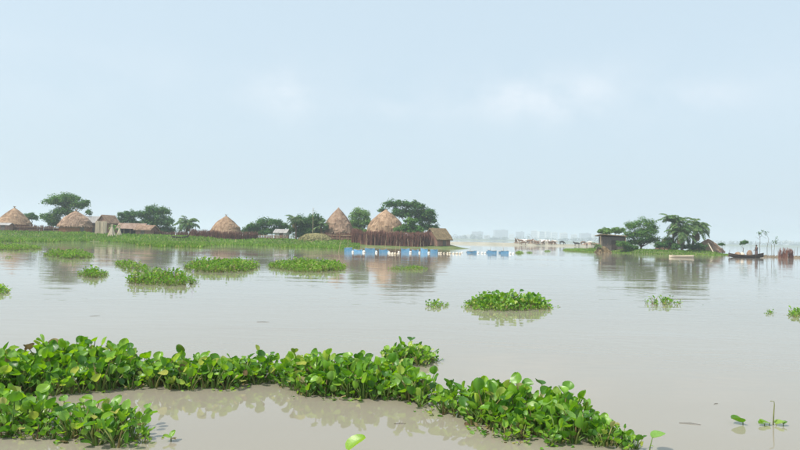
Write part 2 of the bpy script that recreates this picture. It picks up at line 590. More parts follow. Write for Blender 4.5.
# ------------------------------------------------------------------ foliage builders
def leaf_quad(b, p, n, size, mi=0, asp=.6):
    """a small folded leaf at p"""
    n = n.normalized()
    a = n.cross(Vector((U(-1, 1), U(-1, 1), U(-1, 1))))
    if a.length < 1e-3:
        a = Vector((1, 0, 0))
    a.normalize()
    c = n.cross(a)
    l, w_ = size, size * asp
    f = n * (size * .16)
    b.add([p - a * l * .5, p + c * w_ * .5 + f, p + a * l * .5, p - c * w_ * .5 + f], [(0, 1, 2), (0, 2, 3)], mi)

def rand_dir():
    while True:
        v = Vector((U(-1, 1), U(-1, 1), U(-1, 1)))
        if .05 < v.length < 1:
            return v.normalized()

def make_tree(name, label, lobes, D, base, leafmat, n=3800, leaf=.46, group='trees on the islands', squash=.75, trunk_r=.2, cat='tree'):
    """lobes: (px, py, rx, ry) crown masses in photo pixels at ground distance D"""
    root = empty(name, base, label, cat, group)
    k = D / F
    L3 = []
    for (px, py, rx, ry) in lobes:
        c = at(px, py, D + U(-.6, .6)) - base
        L3.append((c, rx * k * 1.12, ry * k * 1.18))
    tot = sum(a * a for _, a, _ in L3)
    b = MB()
    for (c, rx, ry) in L3:
        m_ = int(1.9 * n * rx * rx / tot)
        nb = max(12, int(14 + rx * 8))
        blobs = []
        for i in range(nb):
            d = rand_dir()
            if d.z < -.35:
                d.z *= -.6
            rr = U(.3, .92)
            blobs.append((c + Vector((d.x * rx * rr, d.y * rx * rr, d.z * ry * rr)), U(.26, .46) * min(rx, ry * 1.4)))
        for i in range(m_):
            q, r_ = random.choice(blobs)
            d = rand_dir()
            p = q + Vector((d.x, d.y, d.z * squash)) * r_ * (U(0, 1) ** .45) * (1 if U(0, 1) < .72 else U(1.0, 1.45))
            nn = d * .7 + Vector((0, 0, .7)) + rand_dir() * .6
            leaf_quad(b, p, nn, leaf * U(.5, 1.15))
    t = MB()
    top = sum((c for c, _, _ in L3), Vector()) / len(L3)
    fork = Vector((top.x * .3, top.y * .3, max(.5, min(c.z - ry for c, _, ry in L3) * .75 + .1)))
    t.tube([(0, 0, -.3), fork * .5 + Vector((U(-.1, .1), 0, 0)), fork], [trunk_r * 1.25, trunk_r, trunk_r * .8], 8)
    o = t.build('trunk', M['bark'], root, True)
    for (c, rx, ry) in L3:
        l_ = MB()
        mid = fork.lerp(c, .5) + Vector((U(-.3, .3), U(-.3, .3), -.2))
        l_.tube([fork, mid, c], [trunk_r * .55, trunk_r * .38, trunk_r * .16], 6)
        for i in range(4):
            d = rand_dir()
            e = c + Vector((d.x * rx * .8, d.y * rx * .8, abs(d.z) * ry * .6))
            l_.tube([mid.lerp(c, U(.2, 1)), e], [trunk_r * .2, .02], 4)
        l_.build('limb', M['bark'], root, True)
    c_ = b.build('crown', leafmat, root)
    return root

def frond_mesh(name, length, n, droop, leafl, mat, stiff=.5, width=.10):
    """arching feather leaf lying along +X, rising then drooping"""
    b = MB()
    pts = []
    for i in range(9):
        s = i / 8
        ang = R(stiff) - droop * s * s
        if i == 0:
            pts.append(Vector((0, 0, 0)))
        else:
            pts.append(pts[-1] + Vector((math.cos(ang), 0, math.sin(ang))) * length / 8)
    b.tube(pts, [.035 * (1 - .85 * i / 8) for i in range(9)], 4)
    for i in range(n):
        s = .12 + .88 * i / (n - 1)
        f = s * 8
        k = min(7, int(f))
        p = pts[k].lerp(pts[k + 1], f - k)
        tdir = (pts[k + 1] - pts[k]).normalized()
        ll = leafl * (math.sin(math.pi * (s * .86 + .1)) ** .7) * U(.85, 1.1)
        for sd_ in (-1, 1):
            d = (tdir * .65 + Vector((0, sd_, 0)) * .8 + Vector((0, 0, U(-.45, .05)))).normalized()
            wv = tdir.cross(d).cross(d).normalized() * width * .5
            tip = p + d * ll + Vector((0, 0, -ll * .22))
            mid = p + d * ll * .5
            b.add([p, mid + wv, tip, mid - wv], [(0, 1, 2, 3)])
    return b.mesh(name, mat)

FR = [frond_mesh('palm_frond', 2.9, 26, R(95), .75, M['palm'], 50, .13),
      frond_mesh('palm_frond', 2.6, 24, R(130), .70, M['palm'], 55, .13),
      frond_mesh('palm_frond', 3.1, 26, R(70), .75, M['palm'], 35, .13)]
FR_DRY = frond_mesh('palm_frond', 2.3, 18, R(60), .55, M['palm_dry'], -35)

def make_palm(label, base, height, n, scale, lean=0.0, group='palms on the islands', dry=4, spread=1.0):
    root = empty('palm_tree', base, label, 'palm', group)
    t = MB()
    pts, rr = [], []
    for i in range(9):
        s = i / 8
        pts.append((lean * s * s, .1 * math.sin(s * 3), -.3 + (height + .3) * s))
        rr.append(.19 - .04 * s + (.025 if i % 2 else 0))
    t.tube(pts, rr, 8)
    t.build('trunk', M['bark'], root)
    tip = Vector(pts[-1])
    for i in range(n):
        a = i * 2.39996 + U(-.2, .2)
        el = U(-55, 30) * spread
        me = random.choice(FR)
        mt = Matrix.Translation(tip + Vector((0, 0, U(-.25, .1)))) @ Matrix.Rotation(a, 4, 'Z') @ Matrix.Rotation(-R(el), 4, 'Y') @ Matrix.Rotation(U(-.3, .3), 4, 'X') @ Matrix.Scale(scale * U(.8, 1.1), 4)
        link('frond', me, root, mt)
    for i in range(dry):
        a = U(0, 6.28)
        mt = Matrix.Translation(tip + Vector((0, 0, -.35))) @ Matrix.Rotation(a, 4, 'Z') @ Matrix.Rotation(R(U(5, 35)), 4, 'Y') @ Matrix.Scale(scale * U(.7, .9), 4)
        link('dry_frond', FR_DRY, root, mt)
    return root

def grass_stuff(name, label, pts, fn, n, hmin, hmax, mat, cat, wid=.05):
    """scattered blades/leaves; pts() returns a ground point"""
    b = MB()
    k = 0
    tries = 0
    while k < n and tries < n * 6:
        tries += 1
        p = pts()
        if p is None:
            continue
        z = fn(p)
        k += 1
        h = U(hmin, hmax) * (1 + .5 * noise.noise(Vector((p.x * .3, p.y * .3, 4))))
        a = U(0, 6.28)
        tilt = Vector((math.cos(a) * U(0, .5), math.sin(a) * U(0, .5), 1)).normalized()
        s = Vector((-math.sin(a), math.cos(a), 0)) * U(.6, 1.3) * wid
        q = Vector((p.x, p.y, z - .03))
        m_ = q + tilt * h * .55
        e = q + tilt * h + Vector((math.cos(a), math.sin(a), 0)) * h * .2
        b.add([q, m_ + s, e, m_ - s], [(0, 1, 2, 3)])
    o = b.build(name, mat)
    tag(o, label, cat)
    o['kind'] = 'stuff'
    return o

# ------------------------------------------------------------------ water hyacinth
def blade_mesh(cup, wav, mat, rows=6, cols=4):
    """a rounded, cupped leaf blade, unit length along +X, face up +Z, stem end at the origin"""
    b = MB()
    for i in range(rows + 1):
        s = .5 - .5 * math.cos(math.pi * (i + .25) / (rows + .25))
        hw = .54 * max(.02, math.sin(math.pi * s ** .82)) ** .55
        for j in range(cols + 1):
            u = j / cols * 2 - 1
            z = cup * (u * u) * hw * .9 + .18 * cup * s * s + wav * math.sin(s * 5 + u * 2.3) * .05
            z -= .06 * math.exp(-(u * 4) ** 2)
            b.v.append((s + .05 * abs(u) * (1 - s) * -1.6, u * hw, z))
    c1 = cols + 1
    for i in range(rows):
        for j in range(cols):
            b.f.append((i * c1 + j, (i + 1) * c1 + j, (i + 1) * c1 + j + 1, i * c1 + j + 1)); b.m.append(0)
    return b
BL = [blade_mesh(c, w_, None) for c, w_ in ((.55, .5), (.35, -.8), (.75, .3), (.2, 1.2), (.45, 1.0), (.6, -.5))]
BLM = [b.mesh('hyacinth_leaf', M['hyacinth'], True) for b in BL]
BLM_DEAD = BL[3].mesh('withered_leaf', M['dead'], True)
BLD = MB()   # light version for farther mats
BLD.add([(0, 0, 0), (.45, .46, .16), (.9, .25, .12), (1, 0, .03), (.9, -.25, .12), (.45, -.46, .16)], [(0, 1, 2, 3), (0, 3, 4, 5)])

def rosette_plan(scale, nl, low=False):
    """list of (petiole points, radii, blade matrix, blade index, dead)"""
    out = []
    a0 = U(0, 6.28)
    for i in range(nl):
        a = a0 + i * 2.39996 + U(-.35, .35)
        f = i / max(1, nl - 1)
        lean = R(U(6, 22) + 26 * f) if not low else R(U(35, 70))
        ln = scale * (U(.17, .34) * (1 - .42 * f)) * (.5 if low else 1)
        od = Vector((math.cos(a), math.sin(a), 0))
        p0 = od * .02 * scale + Vector((0, 0, -.04))
        d0 = od * math.sin(lean * .6) + Vector((0, 0, math.cos(lean * .6)))
        d1 = od * math.sin(lean * 1.3) + Vector((0, 0, math.cos(lean * 1.3)))
        p1 = p0 + d0 * ln * .5
        p2 = p1 + d1 * ln * .5
        bs = min(.122, scale * U(.055, .122)) * (.75 if low else 1) * (1.0 - .15 * f)
        el = R(U(0, 80)) if not low else R(U(-5, 35))
        az = a + U(-1.3, 1.3)
        X = Vector((math.cos(az) * math.cos(el), math.sin(az) * math.cos(el), math.sin(el)))
        Y = Vector((-math.sin(az), math.cos(az), 0))
        Z = X.cross(Y)
        rl = U(-.5, .5)
        Y, Z = Y * math.cos(rl) + Z * math.sin(rl), Z * math.cos(rl) - Y * math.sin(rl)
        mt = Matrix.Identity(4)
        wd = bs * U(.85, 1.1)
        for k in range(3):
            mt[k][0], mt[k][1], mt[k][2], mt[k][3] = X[k] * bs, Y[k] * wd, Z[k] * bs, p2[k]
        dead = random.random() < (.012 if not low else .16)
        out.append(([p0, p0.lerp(p1, .35), p1, p2], [.010 * scale, .015 * scale, .008 * scale, .0045 * scale], mt, random.randrange(len(BL)), dead))
    return out

def poly_pts(poly, spacing, jit=.4):
    xs_ = [p.x for p in poly]; ys_ = [p.y for p in poly]
    pts = []
    def inside(x, y):
        c = False
        for i in range(len(poly)):
            a, b = poly[i], poly[i - 1]
            if (a.y > y) != (b.y > y) and x < (b.x - a.x) * (y - a.y) / (b.y - a.y) + a.x:
                c = not c
        return c
    def edge(x, y):
        best = 9e9
        q = Vector((x, y, 0))
        for i in range(len(poly)):
            a, b = poly[i - 1], poly[i]
            ab = b - a
            t = max(0, min(1, (q - a).dot(ab) / max(1e-9, ab.length_squared)))
            best = min(best, (q - a - ab * t).length)
        return best
    y = min(ys_)
    while y <= max(ys_):
        x = min(xs_) + U(0, spacing)
        while x <= max(xs_):
            q = (x + U(-jit, jit) * spacing, y + U(-jit, jit) * spacing)
            if inside(*q):
                pts.append((q[0], q[1], edge(*q)))
            x += spacing
        y += spacing * .9
    return pts

def flower(b, base, h):
    """a spike of pale violet blossoms"""
    b.tube([base, base + Vector((.01, 0, h))], [.006, .004], 5, 1)
    for i in range(9):
        a = i * 2.4
        z = h * (.62 + .38 * i / 9)
        c = base + Vector((.01 + math.cos(a) * .018, math.sin(a) * .018, z))
        for k in range(6):
            b2 = a + k * 1.047
            d = Vector((math.cos(b2) * .6 + math.cos(a) * .6, math.sin(b2) * .6 + math.sin(a) * .6, .35)).normalized()
            s = Vector((-d.y, d.x, .2)).normalized() * .011
            b.add([c, c + d * .02 + s, c + d * .042, c + d * .02 - s], [(0, 1, 2, 3)], 0)

MAT_GROUP = 'floating water hyacinth mats'
def near_mat(label, polypx, spacing, sc, flowers=(), tall=1.0, edge_w=.16, keep=290, extra_low=1.0):
    poly = [on(x, y) for x, y in polypx]
    pts = poly_pts(poly, spacing)
    c = sum(poly, Vector()) / len(poly)
    root = empty('water_hyacinth_mat', Vector((c.x, c.y, 0)), label, 'water plants', MAT_GROUP)
    for (x, y, e) in list(pts):
        if e < .15 and random.random() < .75:
            a_ = U(0, 6.28)
            pts.append((x + math.cos(a_) * U(.04, .2), y + math.sin(a_) * U(.04, .22), -1))
    pts.sort(key=lambda p: p[0] ** 2 + p[1] ** 2)
    rest = MB()
    cnt = 0
    for (x, y, e) in pts:
        k = sm(0, edge_w, e)
        hvar = 1 + .30 * noise.noise(Vector((x * 1.7, y * 1.7, 3.3))) + .25 * noise.noise(Vector((x * 5, y * 5, 8.3)))
        s = sc * (.62 + .38 * k) * hvar * U(.78, 1.18) * tall
        low = e < 0 or random.random() < .5 * (1 - k) * extra_low + .03
        if e < 0:
            s *= .72
        plan = rosette_plan(s, random.randint(7, 10) if not low else random.randint(4, 7), low)
        loc = Vector((x - c.x, y - c.y, 0))
        if cnt + len(plan) <= keep:
            b = MB()
            for (pp, rr, mt, bi, dead) in plan:
                b.tube(pp, rr, 5)
            st = b.build('plant', M['stalk'], root, True)
            st.location = loc
            for (pp, rr, mt, bi, dead) in plan:
                link('leaf', BLM_DEAD if dead else BLM[bi], st, mt)
                cnt += 1
        else:
            for (pp, rr, mt, bi, dead) in plan:
                rest.tube([p + loc for p in pp], rr, 4, 1, False)
                T = Matrix.Translation(loc) @ mt
                rest.add([tuple(T @ Vector(v)) for v in BL[bi].v], BL[bi].f, 2 if dead else 0)
    if rest.v:
        rest.build('foliage', [M['hyacinth'], M['stalk'], M['dead']], root, True, 'stuff')
    for (fx, fy, h) in flowers:
        b = MB()
        p = on(fx, fy)
        flower(b, Vector((p.x - c.x, p.y - c.y, 0)), h)
        b.build('flower', [M['petal'], M['stalk']], root)
    return root

def mid_mat(label, polypx, spacing, sc, detail=True, flowers=0, low=.15, dens=1.0):
    poly = [on(x, y) for x, y in polypx]
    pts = poly_pts(poly, spacing)
    c = sum(poly, Vector()) / len(poly)
    root = empty('water_hyacinth_mat', Vector((c.x, c.y, 0)), label, 'water plants', MAT_GROUP)
    b = MB()
    for (x, y, e) in list(pts):
        if e < .35 and random.random() < .45:
            a_ = U(0, 6.28)
            pts.append((x + math.cos(a_) * U(.15, .8), y + math.sin(a_) * U(.15, .9), -1))
    for (x, y, e) in pts:
        k = sm(0, .5, e)
        s = sc * .92 * (.55 + .45 * k) * (1 + .6 * noise.noise(Vector((x * .9, y * .9, 1.3)))) * U(.8, 1.15)
        lo = e < 0 or random.random() < low
        if e < 0:
            s *= .7
        plan = rosette_plan(s, random.randint(6, 9), lo)
        loc = Vector((x - c.x, y - c.y, 0))
        for (pp, rr, mt, bi, dead) in plan:
            T = Matrix.Translation(loc) @ mt
            bl = BL[bi] if detail else BLD
            b.add([tuple(T @ Vector(v)) for v in bl.v], bl.f, 2 if dead else 0)
            b.tube([pp[0] + loc, pp[2] + loc, pp[3] + loc], [rr[1], rr[2], rr[3]], 3, 1, False)
    b.build('foliage', [M['hyacinth'] if detail else M['hyacinth_far'], M['stalk'], M['dead']], root, detail, 'stuff')
    for i in range(flowers):
        p = random.choice([q for q in pts if q[2] > .2] or pts)
        f_ = MB()
        flower(f_, Vector((p[0] - c.x, p[1] - c.y, 0)), .42 * sc)
        f_.build('flower', [M['petal'], M['stalk']], root)
    return root

# nearest mats, in the order they lie in the photograph
near_mat('tall lush green water hyacinth mat reaching the left picture edge, behind the nearest clump',
         [(-30, 399), (60, 396), (135, 389), (138, 371), (60, 369), (-30, 374)], .125, 1.12, tall=1.08)
near_mat('low bright green water hyacinth band joining the tall left mat to the middle mat',
         [(135, 389), (200, 390), (240, 388), (284, 383), (280, 372), (200, 373), (138, 371)], .13, .98)
near_mat('sprawling light green water hyacinth clump in the near left corner with bare stalks',
         [(-30, 437), (40, 440), (82, 447), (112, 451), (142, 448), (154, 438), (142, 425), (105, 417), (62, 420), (34, 416), (20, 399), (-30, 401)], .14, .98, tall=.98)
near_mat('dense deep green water hyacinth mat in the middle foreground with one pale leaf on top',
         [(276, 385), (300, 396), (350, 400), (400, 402), (428, 410), (436, 398), (412, 386), (390, 377), (340, 376), (280, 375)], .125, 1.02)
near_mat('small water hyacinth clump jutting out behind the middle foreground mat',
         [(378, 364), (400, 368), (428, 366), (440, 360), (425, 355), (385, 356)], .13, .85)
near_mat('large green water hyacinth mat at right foreground with pale violet bloom, tapering to the right',
         [(426, 414), (462, 418), (474, 434), (520, 442), (575, 447), (625, 452), (640, 448), (615, 436), (592, 423), (556, 413), (515, 408), (480, 405), (440, 399)],
         .125, .95, flowers=((519, 424, .24), (516, 424, .2)))

# single leaves and stems standing in the water
def lone(label, px, py, plan):
    p = on(px, py)
    root = empty('water_hyacinth_sprig', Vector((p.x, p.y, 0)), label, 'water plants', 'single hyacinth sprigs')
    for (pp, rr, mt, bi, dead) in plan:
        b = MB()
        b.tube(pp, rr, 5)
        st = b.build('stalk', M['stalk'], root, True)
        link('leaf', BLM_DEAD if dead else BLM[bi], st, mt)
    return root

def one_leaf(h, size, el, az, bi=0, lean=(0, 0), dead=False):
    p0 = Vector((0, 0, -.05)); p2 = Vector((lean[0], lean[1], h)); p1 = p0.lerp(p2, .5) + Vector((lean[0] * -.2, 0, 0))
    el, az = R(el), R(az)
    X = Vector((math.cos(az) * math.cos(el), math.sin(az) * math.cos(el), math.sin(el)))
    Y = Vector((-math.sin(az), math.cos(az), 0)); Z = X.cross(Y)
    mt = Matrix.Identity(4)
    for k in range(3):
        mt[k][0], mt[k][1], mt[k][2], mt[k][3] = X[k] * size, Y[k] * size, Z[k] * size, p2[k]
    return ([p0, p0.lerp(p1, .4), p1, p2], [.006, .006, .005, .004], mt, bi, dead)

lone('single cupped bright green leaf poking up at the bottom edge', 348, 457, [one_leaf(.06, .17, 28, 20, 0)])
lone('single green leaf on thin stalk just right of the large foreground mat', 649, 451, [one_leaf(.12, .12, 12, 10, 1, (.03, 0))])
lone('tiny half-sunken sprig beside the near left clump', 171, 441, [one_leaf(.03, .07, 20, 200, 3), one_leaf(.04, .06, 40, 60, 4), one_leaf(.02, .06, 10, 330, 3, dead=True)])
lone('single flat green leaf floating at lower right beside the upright stalk', 743, 424, [one_leaf(.025, .13, 10, 185, 5)])
p = on(773, 425)
rt_ = empty('water_hyacinth_sprig', Vector((p.x, p.y, 0)), 'thin pale upright stalk with a bent tip at lower right', 'water plants', 'single hyacinth sprigs')
b = MB()
b.tube([(0, 0, -.05), (.006, 0, .1), (.012, 0, .2), (.01, 0, .235), (-.03, 0, .24)], [.007, .006, .0045, .003, .004], 5)
b.build('stalk', M['stalk'], rt_, True)
for (dx, el, az, s, bi) in ((-.03, 8, 175, .10, 3), (.02, 12, 5, .09, 1), (-.10, 4, 190, .07, 4), (.09, 20, 20, .05, 0)):
    pl = one_leaf(.02, s, el, az, bi)
    st = MB(); st.tube(pl[0], pl[1], 4)
    so_ = st.build('stalk', M['stalk'], rt_, True); so_.location = (dx, U(-.03, .03), 0)
    link('leaf', BLM[bi], so_, pl[2])

# mats in the middle distance
def blob(x0, x1, y0, y1, sk=0, n=14, wob=.2):
    out = []
    ph = U(0, 9)
    for i in range(n):
        a = 2 * math.pi * i / n
        r_ = 1 + wob * noise.noise(Vector((math.cos(a) * 1.7 + ph, math.sin(a) * 1.7, ph)))
        cx, cy = (x0 + x1) / 2, (y0 + y1) / 2
        dx = math.cos(a) * (x1 - x0) / 2 * r_
        out.append((cx + dx, cy + math.sin(a) * (y1 - y0) / 2 * r_ + sk * dx))
    return out

mid_mat('compact vivid green water hyacinth island right of centre with clear reflection', blob(461, 553, 303, 311.5), .17, 1.08, flowers=1)
mid_mat('small pale green hyacinth clump just left of the compact right-of-centre island', blob(425, 452, 303.5, 308.5), .17, .8)
mid_mat('two sparse hyacinth tufts far right of centre in rippled open water', blob(641, 685, 301, 306), .3, .8)
mid_mat('little yellow-green hyacinth tuft near the right edge', blob(761, 777, 311, 315), .2, .6)
mid_mat('hyacinth tuft cut by the right picture edge', blob(785, 812, 311, 318), .2, .75)
mid_mat('hyacinth tuft cut by the left picture edge above the tall mat', blob(-18, 11, 287, 295), .2, .95)
mid_mat('small round hyacinth mat left, below the green bank field', blob(79, 110, 272, 278.5), .25, 1.0, False)
mid_mat('long slanting yellow-green hyacinth strip left of centre', [(110, 262), (130, 262), (160, 272), (190, 274), (188, 278), (150, 276), (125, 271)], .36, 1.05, False)
mid_mat('broad hyacinth mat left of centre, nearest of the row, with pale blooms', blob(122, 204, 278, 286, .01), .26, 1.12, False, flowers=3)
mid_mat('dark green domed hyacinth mat left of centre, behind the broad one', blob(184, 259, 263, 273), .32, 1.35, False)
mid_mat('oblong hyacinth mat with white blooms, in front of the tan low stack', blob(267, 346, 263.5, 272.5, .02), .32, 1.25, False, flowers=4)
mid_mat('thin flat hyacinth strip floating in front of the blue fish pens', blob(386, 431, 267.5, 271), .3, .75, False)
mid_mat('flat hyacinth mat at far left in front of the green field', blob(43, 97, 252.5, 259, .03), .42, 1.2, False)
mid_mat('long flat hyacinth strip at the left edge below the bank field', blob(-30, 44, 246.5, 250.5, .01), .45, 1.2, False)
mid_mat('tiny hyacinth patch at far left between two strips', blob(3, 14, 256.5, 259), .35, .6, False)
mid_mat('tiny round hyacinth clump beside the last blue pen panels', blob(515, 523.5, 252, 254.3), .4, 1.1, False)
mid_mat('tiny dark hyacinth clump right of the pens', blob(526, 533, 252, 253.8), .5, .8, False)
mid_mat('tiny hyacinth clump below the cattle bank', blob(544, 551, 250.6, 252.2), .5, .8, False)
mid_mat('thin green hyacinth strip left of the right island', blob(562, 598, 249.2, 252, .02), .5, 1.0, False)

# ------------------------------------------------------------------ bank vegetation
def interp(tab, x):
    for (x0, y0), (x1, y1) in zip(tab, tab[1:]):
        if x0 <= x <= x1:
            return y0 + (y1 - y0) * (x - x0) / (x1 - x0)
    return tab[0][1] if x < tab[0][0] else tab[-1][1]

FRONT = [(-30, 242), (40, 242.5), (75, 241.5), (103, 242), (122, 243), (150, 247), (200, 248), (215, 245.5), (260, 246.5), (300, 248), (345, 249.5), (362, 248)]
def field_pt(xa, xb):
    def f():
        px = U(xa, xb)
        fy = interp(FRONT, px) + 1.2 * noise.noise(Vector((px * .09, 2, 0)))
        hy = hor(px)
        py = U(hy + 5.6, fy)
        p = on(px, py)
        if p.y > 130:
            return None
        if noise.noise(Vector((p.x * .22, p.y * .22, 8))) < (-.12 if p.y < 108 else -.34):
            return None
        return p
    return f
def field_z(p):
    return max(0.0, left_ground(p.x, p.y))
grass_stuff('hyacinth_field', 'green water hyacinth field spreading along the left bank below the huts', field_pt(-30, 212), field_z, 15000, .30, .60, M['grass'], 'water plants', .11)
grass_stuff('hyacinth_field', 'narrow green water hyacinth fringe along the middle bank left of the fish pens', field_pt(212, 360), field_z, 9000, .25, .5, M['grass'], 'water plants', .10)

def right_pt():
    a = U(0, 6.28)
    r_ = math.sqrt(U(.35, 1.15))
    x, y = 46.6 + 12.6 * r_ * math.cos(a), 116 + 12.0 * r_ * math.sin(a)
    if y > 117:
        return None
    return Vector((x, y, 0))
grass_stuff('bank_grass', 'bright green grass fringe round the right island at the waterline', right_pt, lambda p: max(0., right_ground(p.x, p.y)), 4500, .12, .32, M['grass'], 'grass', .07)
def spit_pt():
    x, y = U(52, 77), U(93, 103)
    return Vector((x, y, 0)) if spit(x, y) > 0 else None
grass_stuff('bank_grass', 'sparse dry grass on the low mud spit behind the wooden boat', spit_pt, lambda p: max(0., spit(p.x, p.y)), 900, .08, .25, M['palm_dry'], 'grass', .05)

# ------------------------------------------------------------------ huts, stacks, sheds, fences
def thatch_cone(root, r, z0, z1, mat, convex=.18, n=44, overhang=.12, strands=1500):
    b = MB()
    prof = []
    H = z1 - z0
    K_ = 12
    for i in range(K_ + 1):
        s = i / K_
        rr = r * ((1 - s) + convex * math.sin(math.pi * s)) * (1 + .02 * math.sin(i * 2.1))
        prof.append((max(.06, rr), z0 + H * s))
    prof = [(r * .8, z0 - .05), (r * .98, z0 - overhang)] + prof
    b.lathe(prof, n, jit=.03)
    sd0 = U(0, 50)
    b.v = [tuple(Vector(v) * 1.0 + Vector((v[0], v[1], 0)) * (.10 * noise.noise(Vector((v[0] * .5 + sd0, v[1] * .5, v[2] * .6)))) + Vector((0, 0, .22 * noise.noise(Vector((v[0] * .4, v[1] * .4 + sd0, 1)))))) for v in b.v]
    rf = b.build('roof', mat, root)
    s_ = MB()
    for i in range(strands):
        s = U(0, 1) ** 1.3 * .86
        a = U(0, 6.283)
        ln = U(.35, .9) / max(H, 1)
        def P(ss, off):
            q = max(-.06, ss)
            rr = r * ((1 - q) + convex * math.sin(math.pi * max(q, 0))) + off
            return Vector((math.cos(a) * rr, math.sin(a) * rr, z0 + H * q - overhang * .5))
        p, q = P(s + ln, .06), P(s - .02 * U(0, 6), U(.06, .17))
        t = Vector((-math.sin(a), math.cos(a), 0)) * U(.03, .075)
        s_.add([p - t, p + t, q + t * 1.3 + Vector((0, 0, U(-.05, .03))), q - t * 1.3], [(0, 1, 2, 3)])
    s_.build('straw', mat, rf, False, 'stuff')
    t = MB()
    t.tube([(0, 0, z1 - .35), (0, 0, z1 - .05), (U(-.03, .03), 0, z1 + .06)], [.30, .12, .03], 9)
    t.build('ridge_cap', mat, rf)
    return rf

def hut(label, apex, eave, xl, xr, D, ground, wallmat, thatch, convex=.16, wallk=.86, door=None, group='round thatched huts'):
    cx = (xl + xr) / 2
    c = at(cx, eave, D)
    gz = ground(c)
    base = Vector((c.x, D, gz))
    root = empty('thatched_hut', base, label, 'hut', group)
    r = (xr - xl) / 2 * D / F
    ze = c.z - gz
    za = at(apex[0], apex[1], D).z - gz
    w_ = MB()
    rw = r * wallk
    w_.lathe([(rw, -.3), (rw, ze * .5), (rw, ze + .15)], 40)
    wl = w_.build('wall', wallmat, root)
    st = MB()
    n = int(rw * 2 * math.pi / .13)
    for i in range(n):
        a = 2 * math.pi * i / n + U(-.01, .01)
        q = Vector((math.cos(a), math.sin(a), 0)) * (rw + U(.015, .05))
        st.tube([q + Vector((0, 0, -.2)), q + Vector((0, 0, ze + .05))], U(.022, .04), 4, 0, False)
    st.build('stick_cladding', wallmat, wl, False, 'stuff')
    for zz in (.3, .75):
        bb = MB()
        pts = [(math.cos(a) * (rw + .07), math.sin(a) * (rw + .07), ze * zz) for a in [i * 2 * math.pi / 32 for i in range(33)]]
        bb.tube(pts, .028, 4, 0, False)
        bb.build('binding_rail', M['bamboo'], wl)
    if door is not None:
        d = MB()
        a = R(door)
        q = Vector((math.cos(a), math.sin(a), 0)) * (rw + .06)
        d.box((q.x, q.y, min(ze, 1.7) * .48), (.06, .8, min(ze, 1.7) * .95), a)
        d.build('door', M['wall_grey'], root)
    thatch_cone(root, r, ze, za, thatch, convex)
    return root

hut('conical thatched hut at the far left edge with orange straw roof', (14, 207.5), 223.5, -1.5, 29.5, 136, gz_left, M['wall_pink'], M['thatch_new'], .10, .88, door=-80)
hut('squat thatched hut with fresh orange wall beneath the spreading tree', (76, 210.5), 226, 59.5, 92, 133, gz_left, M['wall_orange'], M['thatch'], .16, .90, door=-40)
hut('lone conical thatched hut sunk behind a brushwood fence, left of the low trees', (225.5, 215.5), 232.5, 210.5, 241, 134, gz_left, M['wall_pink'], M['thatch_new'], .16, .86)
hut('steep conical thatched hut with pinkish straw roof, left of the round pale bush', (337.5, 207.5), 232, 321.5, 354.5, 134, gz_left, M['wall_pink'], M['thatch'], .12, .84, door=-60)
hut('bulging thatched hut with orange tip in front of the umbrella tree', (388, 209.5), 234, 367, 404, 130, gz_left, M['wall_orange'], M['thatch_new'], .30, .86)

def fence(name, label, path, h, mat, per_m=9, lean=.12, rail=True, ground=gz_left, thick=.035, group='brushwood and reed fences', cat='fence', depth=.25):
    """path: (px, D) stations on the ground"""
    P = []
    for px, D in path:
        p = at(px, 240, D)
        P.append(Vector((p.x, D, ground(p))))
    root = empty(name, P[0], label, cat, group)
    b = MB()
    rl = []
    for a, c in zip(P, P[1:]):
        L_ = (c - a).length
        for i in range(int(L_ * per_m)):
            q = a.lerp(c, U(0, 1)) - P[0]
            q.y += U(-depth, depth)
            hh = h * U(.72, 1.12) * (1 + .2 * noise.noise(Vector((q.x * .6, 0, 0))))
            t = q + Vector((U(-lean, lean) * hh, U(-lean, lean) * hh, hh))
            b.tube([q + Vector((0, 0, -.2)), q.lerp(t, .55) + Vector((U(-.04, .04), U(-.04, .04), 0)), t], [thick, thick * .8, thick * .4], 3, 0, False)
    b.build('twigs' if mat == M['twig'] else 'reeds', mat, root, False, 'stuff')
    if rail:
        for zz in (.35, .75):
            r_ = MB()
            r_.tube([p - P[0] + Vector((0, -depth - .04, h * zz)) for p in P], .035, 5)
            r_.build('rail', M['bamboo'], root)
    n = 0
    for a, c in zip(P, P[1:]):
        for k in range(max(1, int((c - a).length / 2.5))):
            q = a.lerp(c, k / max(1, int((c - a).length / 2.5))) - P[0]
            pst = MB()
            pst.tube([q + Vector((0, -depth - .06, -.3)), q + Vector((U(-.05, .05), -depth - .06, h * 1.15))], [.05, .04], 5)
            pst.build('post', mat, root)
    return root

fence('reed_fence', 'faded pink reed fence right of the hut at the left edge', [(0, 130), (22, 130), (43, 131)], 1.55, M['reed'], 60, thick=.05)
fence('reed_fence', 'low dark reed fence between the two leftmost huts', [(43, 131), (52, 132), (61, 132)], 1.3, M['twig'], 80, thick=.05)
fence('brushwood_fence', 'rough brown brushwood hedge around the lone sunken hut', [(190, 128), (205, 126), (225, 125), (243, 125), (257, 127)], 1.55, M['twig'], 60, .3, False, thick=.05)
fence('brushwood_fence', 'low brown brush row under the feathery left palm', [(155, 130), (172, 130), (190, 129)], 1.1, M['twig'], 40, .3, False, thick=.05)
fence('brushwood_fence', 'tall dark red brushwood fence in front of the bulging hut', [(352, 119), (368, 117), (385, 117), (402, 117), (418, 117), (430, 119)], 2.5, M['twig'], 130, .16, False, thick=.05, depth=.45)
fence('reed_fence', 'short brown reed screen under the steep conical hut', [(322, 126), (340, 125), (354, 124)], 1.5, M['reed'], 36, thick=.045)
